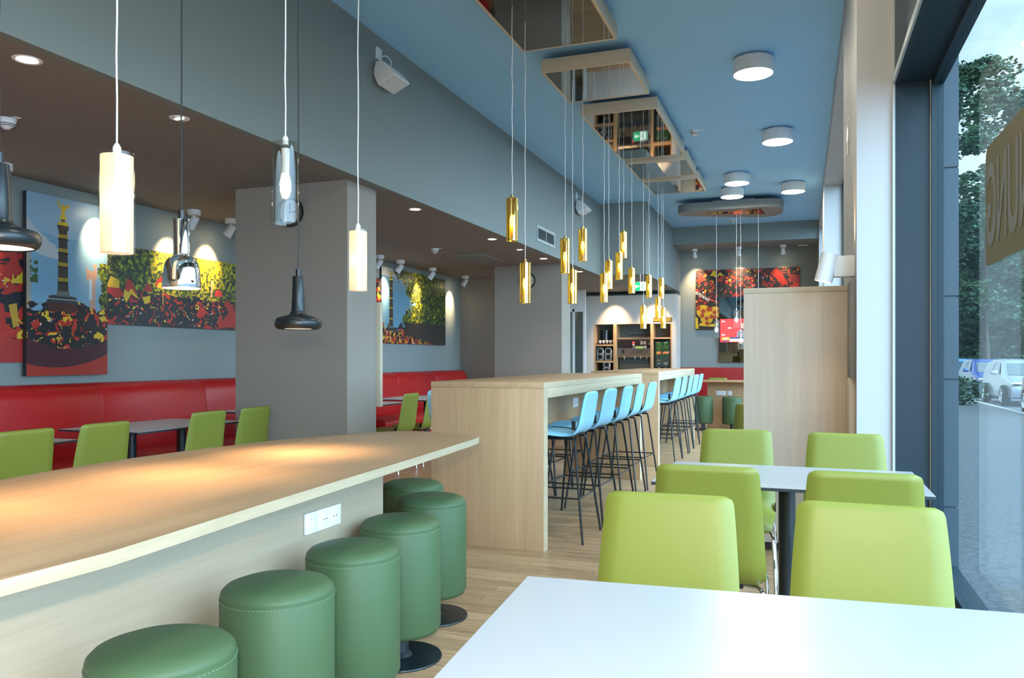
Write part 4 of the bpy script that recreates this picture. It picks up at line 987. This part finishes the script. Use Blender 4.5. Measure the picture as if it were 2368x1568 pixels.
def p1(u, v, noise, base, put):
    base((.16, .32, .45)); one = v.gt(-1)
    put((v+noise(2.2, 3)*.10).gt(.84), (.24, .38, .50))
    foliage(noise, put, (u+noise(7, 41)*.25).gt(1.03)*v.lt(.66), .02, 24)
    put((u.lt(.05))*v.lt(.68), (.30, .28, .22)); put((u-.085).abs().lt(.045)*(v-.57).abs().lt(.06)*noise(12, 47).gt(.45), (.05, .09, .03))
    put((u-.79).abs().lt(.07)*(v-.60).abs().lt(.05)*noise(9, 44).gt(.42), (.40, .26, .19)); put((u-.80).abs().lt(.035)*v.lt(.58), (.40, .26, .19)); put((u-.775).abs().lt(.02)*(v-.50).abs().lt(.06), (.36, .50, .60))
    crowd(noise, put, (v+(noise(6, 50)-.5)*.18).lt(.39), 12, .565, .635, .72)
    put((v-((u-.5)*(u-.5)*.24+.15)).lt(0)*one, (.055, .014, .022))
    put((v-((u-.35)*(u-.35)*.18+.045)).lt(0)*one, (.32, .03, .018))
D_ = .035
ST1, DK1 = (.11, .13, .115), (.03, .04, .045)
ex = [([(0, .862), (.12, .794), (.225, .766), (.25, .745), (.33, .73), (.37, .70), (.37, .65), (.24, .655), (.15, .667), (.07, .69), (0, .742)], (.40, .44, .47)), ([(.22, .405), (.62, .405), (.585, .445), (.40, .455), (.26, .445)], DK1), ([(.255, .36), (.59, .36), (.60, .405), (.24, .405)], (.06, .02, .02)), ([(.24, .425), (.60, .425), (.60, .430), (.24, .430)], (.34, .36, .36))]+column_print(.425, .475, .835, .105, .92)
canvas('wall_picture', 'tall picture of a gilded column above a flag waving crowd', (XW+D_+.041, 4.564, 1.116), PI/2, P1W, P1H, .04, picture_mat('column print', P1W, P1H, p1), ex)
def p0f(u, v, noise, base, put):
    base(BLK); crowd(noise, put, v.gt(-1), 5.5, .51, .59, .74, 60); put((v-.16+u*-.05).lt(0), (.36, .03, .025))
canvas('wall_picture', 'red and black crowd picture cut off by the left edge', (XW+.031, 3.60, 1.226), PI/2, .985, .90, .03, picture_mat('crowd print', .985, .90, p0f), [([(.72, .16), (.86, .16), (.82, .5), (.78, .52)], RED), ([(.86, .5), (.93, .52), (.95, .33), (.90, .3)], (.45, .27, .03)), ([(.55, .1), (.96, .30), (.96, .31), (.55, .115)], (.5, .05, .03))])
P2W, P2H = 2.30, .72
def p2(u, v, noise, base, put):
    base((.03, .045, .025)); foliage(noise, put, v.gt(.36), 0, 26, 3)
    put((noise(24, 70, 3)+v*.22+(u-.47).abs()*-.45).gt(.60)*v.gt(.36)*u.gt(.22), (.40, .36, .012))
    crowd(noise, put, (v+(noise(8, 71)-.5)*.25).lt(.42), 15, .575, .665, .72, 8)
ex = [([(.0, .48), (.02, .60), (.045, .58), (.062, .55), (.06, .46), (.0, .46)], YEL), ([(.0, .46), (.06, .46), (.09, .38), (.05, .32), (0, .40)], RED), ([(.085, .42), (.10, .60), (.125, .55), (.15, .40)], RED), ([(.08, .36), (.085, .45), (.105, .42), (.12, .47), (.165, .33), (.12, .40), (.095, .28)], YEL),
      ([(.18, .45), (.20, .57), (.22, .54), (.23, .45)], (.30, .03, .03)), ([(.175, .37), (.22, .40), (.215, .31), (.19, .28)], YEL), ([(.245, .52), (.255, .62), (.29, .68), (.29, .60)], RED), ([(.25, .52), (.262, .58), (.288, .60), (.285, .50)], YEL), ([(.285, .30), (.289, .30), (.292, .68), (.288, .68)], YEL),
      ([(.62, .02), (.70, .28), (.66, .36), (.68, .45), (.73, .34), (.78, .05)], RED), ([(.575, .46), (.583, .46), (.59, .70), (.578, .70)], (.55, .35, .25)), ([(.60, .48), (.605, .56), (.63, .58), (.65, .55), (.65, .48)], (.55, .04, .02)), ([(.48, .18), (.50, .28), (.53, .30), (.545, .24), (.53, .17), (.5, .14)], RED)]
canvas('wall_picture', 'wide picture of trees above a red and yellow crowd, beside the first column', (XW+.032, 5.375, 1.565), PI/2, P2W, P2H, .03, picture_mat('tree crowd print', P2W, P2H, p2), ex)
P3W, P3H = 2.22, 1.135
def p3(u, v, noise, base, put):
    base((.13, .29, .40)); put((v+noise(3, 80)*.2).gt(1.0)*u.lt(.42), (.42, .46, .46))
    tree = (u-.62+v*-.0+(v-.55).abs()*.55+(noise(8, 81)-.5)*.35).gt(-.17)
    foliage(noise, put, tree, -.03, 24, 6); put(tree*(noise(26, 83, 3)+(u-.50).abs()*-.7).gt(.53)*(v).gt(.30), (.46, .42, .012))
    put(tree*v.lt(.30+0.0)*noise(7, 88).gt(.28), (.035, .03, .024)); crowd(noise, put, (v+(noise(9, 85)-.5)*.25+u*.35).lt(.26), 16, .52, .58, .70, 11)
ex = [([(.055, .17), (.225, .17), (.21, .215), (.07, .215)], DK1)]+column_print(.13, .235, .83, .042, .8)
canvas('wall_picture', 'picture of a large tree and column in the bay beyond the first column', (XW+.032, 10.28, 1.480), PI/2, P3W, P3H, .03, picture_mat('tree column print', P3W, P3H, p3), ex)
canvas('wall_picture', 'narrow crowd picture below the tree picture, mostly hidden by the column', (XW+.031, 9.80, 1.13), PI/2, .465, 1.3, .03, picture_mat('crowd print dark', .465, 1.3, lambda u, v, noise, base, put: (base(BLK), crowd(noise, put, v.gt(-1), 7, .54, .57, .8, 90))))
P4W, P4H = 2.13, 1.29
def p4(u, v, noise, base, put):
    base((.03, .022, .018)); crowd(noise, put, (v+(noise(4, 95)-.5)*.6+u*.2).gt(.35), 12, .565, .685, .735, 30)
    put((u-.33).abs().lt(.2)*0, BLK)
def ball(cu, cv, r):
    e_ = [([(cu+r*math.cos(2*PI*k/18)*.61, cv+r*math.sin(2*PI*k/18)) for k in range(18)], (.52, .33, .02))]
    for dx, dz in ((0, 0), (-.72, .5), (.78, .3), (.1, -.8)):
        e_.append(([(cu+(r*dx+r*.40*math.cos(2*PI*k/5+1.57))*.61, cv+r*dz+r*.40*math.sin(2*PI*k/5+1.57)) for k in range(5)], (.30, .05, .02)))
    return e_
ex = [([(0, .02), (.25, .02), (.25, .42), (0, .42)], (.025, .02, .018)), ([(.03, .07), (.20, .05), (.24, .11), (.12, .09), (.05, .12)], YEL)]+ball(.075, .31, .11)+ball(.19, .29, .10)+ball(.11, .19, .10)+[([(.0, .02), (.03, .02), (.02, .2), (.0, .22)], YEL),
      ([(.0, .84), (.05, .88), (.09, .84), (.03, .78)], RED), ([(.72, .92), (.77, .99), (.81, .95), (.89, .74), (.84, .70), (.78, .82)], RED), ([(.88, .90), (1.0, .86), (1.0, .72), (.93, .76)], (.20, .02, .02)), ([(.90, .70), (.99, .74), (.99, .58), (.94, .58)], RED), ([(.14, .90), (.18, 1.0), (.20, .97), (.2, .9)], YEL), ([(.21, .88), (.24, .96), (.29, .88), (.24, .91)], YEL), ([(.0, .62), (.05, .65), (.12, .53), (.10, .50), (.02, .58)], BLK)]
pc = canvas('wall_picture', 'wide red and yellow football crowd picture on the far wall', (-2.188, YE-.031, 1.869), 0, P4W, P4H, .03, picture_mat('football crowd print', P4W, P4H, p4), ex)
letter('lettering', 'EUTSCHLAND', .085, pm('print white', WHT, .5), pc, (.135, -.002, .70), (PI/2, math.radians(33), 0), .002, .62)

# window film with lettering, seen from behind
t = thing('window_sign', 'ochre film sign with grey letters on the window glass, seen from behind', 'sign', (.6945, 3.36, 1.866))
sx0, sx1, sz = -.80, .307, .238; r = .05
poly = []
for cx_, cz_, a0 in ((sx1-r, sz-r, 0), (sx0+r, sz-r, PI/2), (sx0+r, -sz+r, PI), (sx1-r, -sz+r, 1.5*PI)):
    for k in range(7): poly.append((cx_+r*math.cos(a0+k*PI/12), cz_+r*math.sin(a0+k*PI/12)))
b = nb(); prism(b, [(y_, z_) for y_, z_ in poly], -.0008, .0008, T=Matrix(((0, 0, 1, 0), (1, 0, 0, 0), (0, 1, 0, 0), (0, 0, 0, 1)))); f_ = obj('film', b, M['vinyl'], t, smooth=0)
letter('lettering', 'NUNG', .45, M['vinylgrey'], f_, (-.0022, -.06, -.155), (PI/2, 0, PI/2), .008, .50)

# ------------------------------------------------------------------ outside
struct('ground', box(nb(), .80, 5.2, -8, 70, -.30, -.15), M['cobble'])
struct('road', box(nb(), 5.35, 60, -8, 90, -.40, -.24), M['asphalt'])
struct('kerb', box(nb(), 5.2, 5.35, -8, 70, -.40, -.14), M['kerb'])
b = nb()
for z0, z1 in ((-.2, .42), (.43, 1.135), (1.145, 1.60), (1.61, 2.32), (2.33, 3.2), (3.21, 4.6)): box(b, .70, .815, 5.0, 5.9, z0, z1)
box(b, .73, .806, 5.012, 5.9, -.2, 4.6); struct('facade_pier', b, M['cladding'])
b = nb(); box(b, .66, .95, YB, 18, ZC+.1, 5.6); struct('facade_head', b, M['cladding'])

def make_car(label, loc, paint, rz=0):
    t = thing('parked_car', label, 'car', loc, rz, 'cars parked along the street')     # front faces local -y, length 4.2
    prof = [(-2.05, .30), (-2.10, .50), (-2.02, .68), (-1.75, .80), (-1.05, .93), (-.35, 1.36), (.1, 1.47), (.9, 1.47), (1.55, 1.36), (1.98, .98), (2.08, .80), (2.10, .45), (2.02, .28)]
    b = nb(); cols = []
    for x, inset in ((-.86, .10), (-.80, .0), (-.60, 0), (0, 0), (.60, 0), (.80, 0), (.86, .10)):
        row = []
        for y_, z_ in prof:
            k = max(0, (z_-.9)/.57); zz = z_-(.03 if abs(x) > .8 else 0)
            xs_ = x*(1-.24*k)*(1-.10*max(0, (abs(y_)-1.5)/.6)); row.append(b.verts.new((xs_, y_*(1-.01*(abs(x) > .8)), zz)))
        cols.append(row)
    for A_, B_ in zip(cols, cols[1:]):
        for k in range(len(prof)-1): b.faces.new((A_[k], A_[k+1], B_[k+1], B_[k]))
        b.faces.new((A_[-1], A_[0], B_[0], B_[-1]))
    b.faces.new(cols[0]); b.faces.new(cols[-1][::-1])
    obj('car_body', b, paint, t, smooth=40)
    b = nb(); flat(b, [(-.64, -1.02, .965), (.64, -1.02, .965), (.56, -.42, 1.335), (-.56, -.42, 1.335)]); obj('windscreen', b, M['carglass'], t, smooth=0, recalc=False)
    b = nb(); flat(b, [(.60, 1.92, 1.02), (-.60, 1.92, 1.02), (-.56, 1.60, 1.33), (.56, 1.60, 1.33)]); obj('rear_window', b, M['carglass'], t, smooth=0, recalc=False)
    for s in (-1, 1):
        b = nb()
        for y0_, y1_ in ((-.78, .28), (.36, 1.2)):
            top0 = 1.03+.33*min(1, max(0, (y0_+1.0)/.75)); lo = .98
            flat(b, [(s*.853, y0_, lo), (s*.853, y1_, lo), (s*.692, y1_-(.12 if y1_ > 1 else 0), 1.37), (s*.70, max(y0_, -.32), 1.365)])
        obj('side_window', b, M['carglass'], t, smooth=0, recalc=False)
        b = nb(); box(b, s*.98-.10, s*.98+.10, -.80, -.66, .96, 1.10, .03); obj('wing_mirror', b, paint, t)
        b = nb(); box(b, s*.62-.16, s*.62+.16, -2.06, -1.84, .62, .76, .04); obj('headlight', b, M['chrome'], t)
        for y_ in (-1.32, 1.30):
            b = nb(); lathe(b, [(0, -.10), (.20, -.10), (.31, -.10), (.325, -.08), (.325, .08), (.31, .10), (.20, .10), (0, .10)], 32); b.transform(Matrix.Translation((s*.80, y_, .325)) @ Matrix.Rotation(PI/2, 4, 'Y')); w_ = obj('wheel', b, M['tyre'], t)
            b = nb(); lathe(b, [(0, 0), (.06, .004), (.10, -.004), (.21, 0), (.215, .012), (.20, .014)], 20); b.transform(Matrix.Translation((s*.905, y_, .325)) @ Matrix.Rotation(s*PI/2, 4, 'Y')); obj('rim', b, M['chrome'], w_)
    b = nb(); box(b, -.5, .5, -2.115, -2.06, .36, .56, .01); obj('grille', b, M['blackplastic'], t)
    return t
cars = [(6.6, 24.0, (.035, .022, .02), 'dark brown parked car at the right edge outside the window'), (6.75, 30.0, (.30, .34, .38), 'silver parked car seen through the window glass'), (6.9, 35.6, (.06, .10, .28), 'dark blue parked car behind the silver car'), (7.0, 42.5, (.08, .26, .55), 'bright blue car farthest away beyond the window frame')]
for x, y, c, l in cars: make_car(l, (x, y, -.24), pm('car paint', c, .25, .2, coat=.6))

leafmesh = {}
def tree(label, loc, h, rad, trunk_h, seed, nleaf=2600, mat='leaf', cat='tree', name='street_tree', group='trees across the street', leaf=.16):
    t = thing(name, label, cat, loc, 0, group); rnd = random.Random(seed)
    if trunk_h: 
        b = nb(); tube(b, [(0, 0, 0), (.05, .03, trunk_h*.5), (0, .05, trunk_h), (.1, 0, trunk_h+(h-trunk_h)*.55)], [.22, .17, .14, .05], 10); obj('trunk', b, M['bark'], t)
        b = nb()
        for k in range(9):
            a_ = rnd.uniform(0, 2*PI); z0_ = trunk_h+rnd.uniform(-.2, .45)*(h-trunk_h); l_ = rad*rnd.uniform(.5, .9); tube(b, [(0, 0, z0_), (l_*.5*math.cos(a_), l_*.5*math.sin(a_), z0_+l_*.35), (l_*math.cos(a_), l_*math.sin(a_), z0_+l_*.6)], [.07, .045, .02], 6)
        obj('branches', b, M['bark'], t)
    verts, faces, mi = [], [], []
    cl = []
    for k in range(64):
        a_ = rnd.uniform(0, 2*PI); u = rnd.uniform(-1, 1); rr = rad*math.sqrt(max(1-u*u, 0))*rnd.uniform(.25, 1.0)
        cl.append((rr*math.cos(a_), rr*math.sin(a_), trunk_h+(h-trunk_h)*(.5+.46*u), rad*rnd.uniform(.20, .34)))
    for k in range(nleaf):
        c_ = cl[k % len(cl)]; v = Vector((rnd.gauss(0, 1), rnd.gauss(0, 1), rnd.gauss(0, 1))).normalized()*c_[3]*rnd.uniform(.55, 1.05); v.z *= .75
        p = Vector(c_[:3])+v; n_ = Vector((rnd.gauss(0, 1), rnd.gauss(0, 1), rnd.gauss(.4, 1))).normalized(); u_, w_ = frame_of(n_); s = leaf*rnd.uniform(.7, 1.35); i0 = len(verts)
        verts += [p-u_*s, p-w_*s*.6+n_*s*.15, p+u_*s, p+w_*s*.6+n_*s*.15]; faces.append((i0, i0+1, i0+2, i0+3)); mi.append(1 if rnd.random() < .35 else 0)
    me = bpy.data.meshes.new('foliage'); me.from_pydata(verts, [], faces); me.materials.append(M[mat]); me.materials.append(M['leaf2']); me.polygons.foreach_set('material_index', mi)
    o = bpy.data.objects.new('foliage', me); C.objects.link(o); o.parent = t
    return t
tree('tall street tree next to the dark facade pier outside', (8.3, 44.0, -.24), 16.4, 3.0, 3.0, 1, 15000, leaf=.13)
tree('street tree behind the window sign, right of the tall tree', (11.9, 50.8, -.24), 10.5, 2.9, 2.2, 2, 12000, leaf=.15)
tree('bushy tree in the background between the street trees', (12.4, 57.6, -.24), 10.0, 3.1, 1.0, 4, 10000, leaf=.2)
tree('tree farther down the street behind the blue car', (11.2, 66.5, -.24), 12.0, 4.2, 1.0, 5, 10000, leaf=.26)
tree('dense dark hedge far behind the parked silver car', (18.9, 77.0, -.24), 6.0, 2.4, 0, 11, 7000, 'leaf', 'hedge', 'hedge', 'hedges across the street', .2)
tree('dense dark hedge far behind the parked blue cars', (12.6, 77.0, -.24), 6.0, 2.3, 0, 12, 7000, 'leaf', 'hedge', 'hedge', 'hedges across the street', .2)
tree('small green shrub on the pavement edge beside the facade pier', (4.55, 27.0, -.15), .85, .55, 0, 7, 500, 'leaf', 'shrub', 'shrub', None, .06)
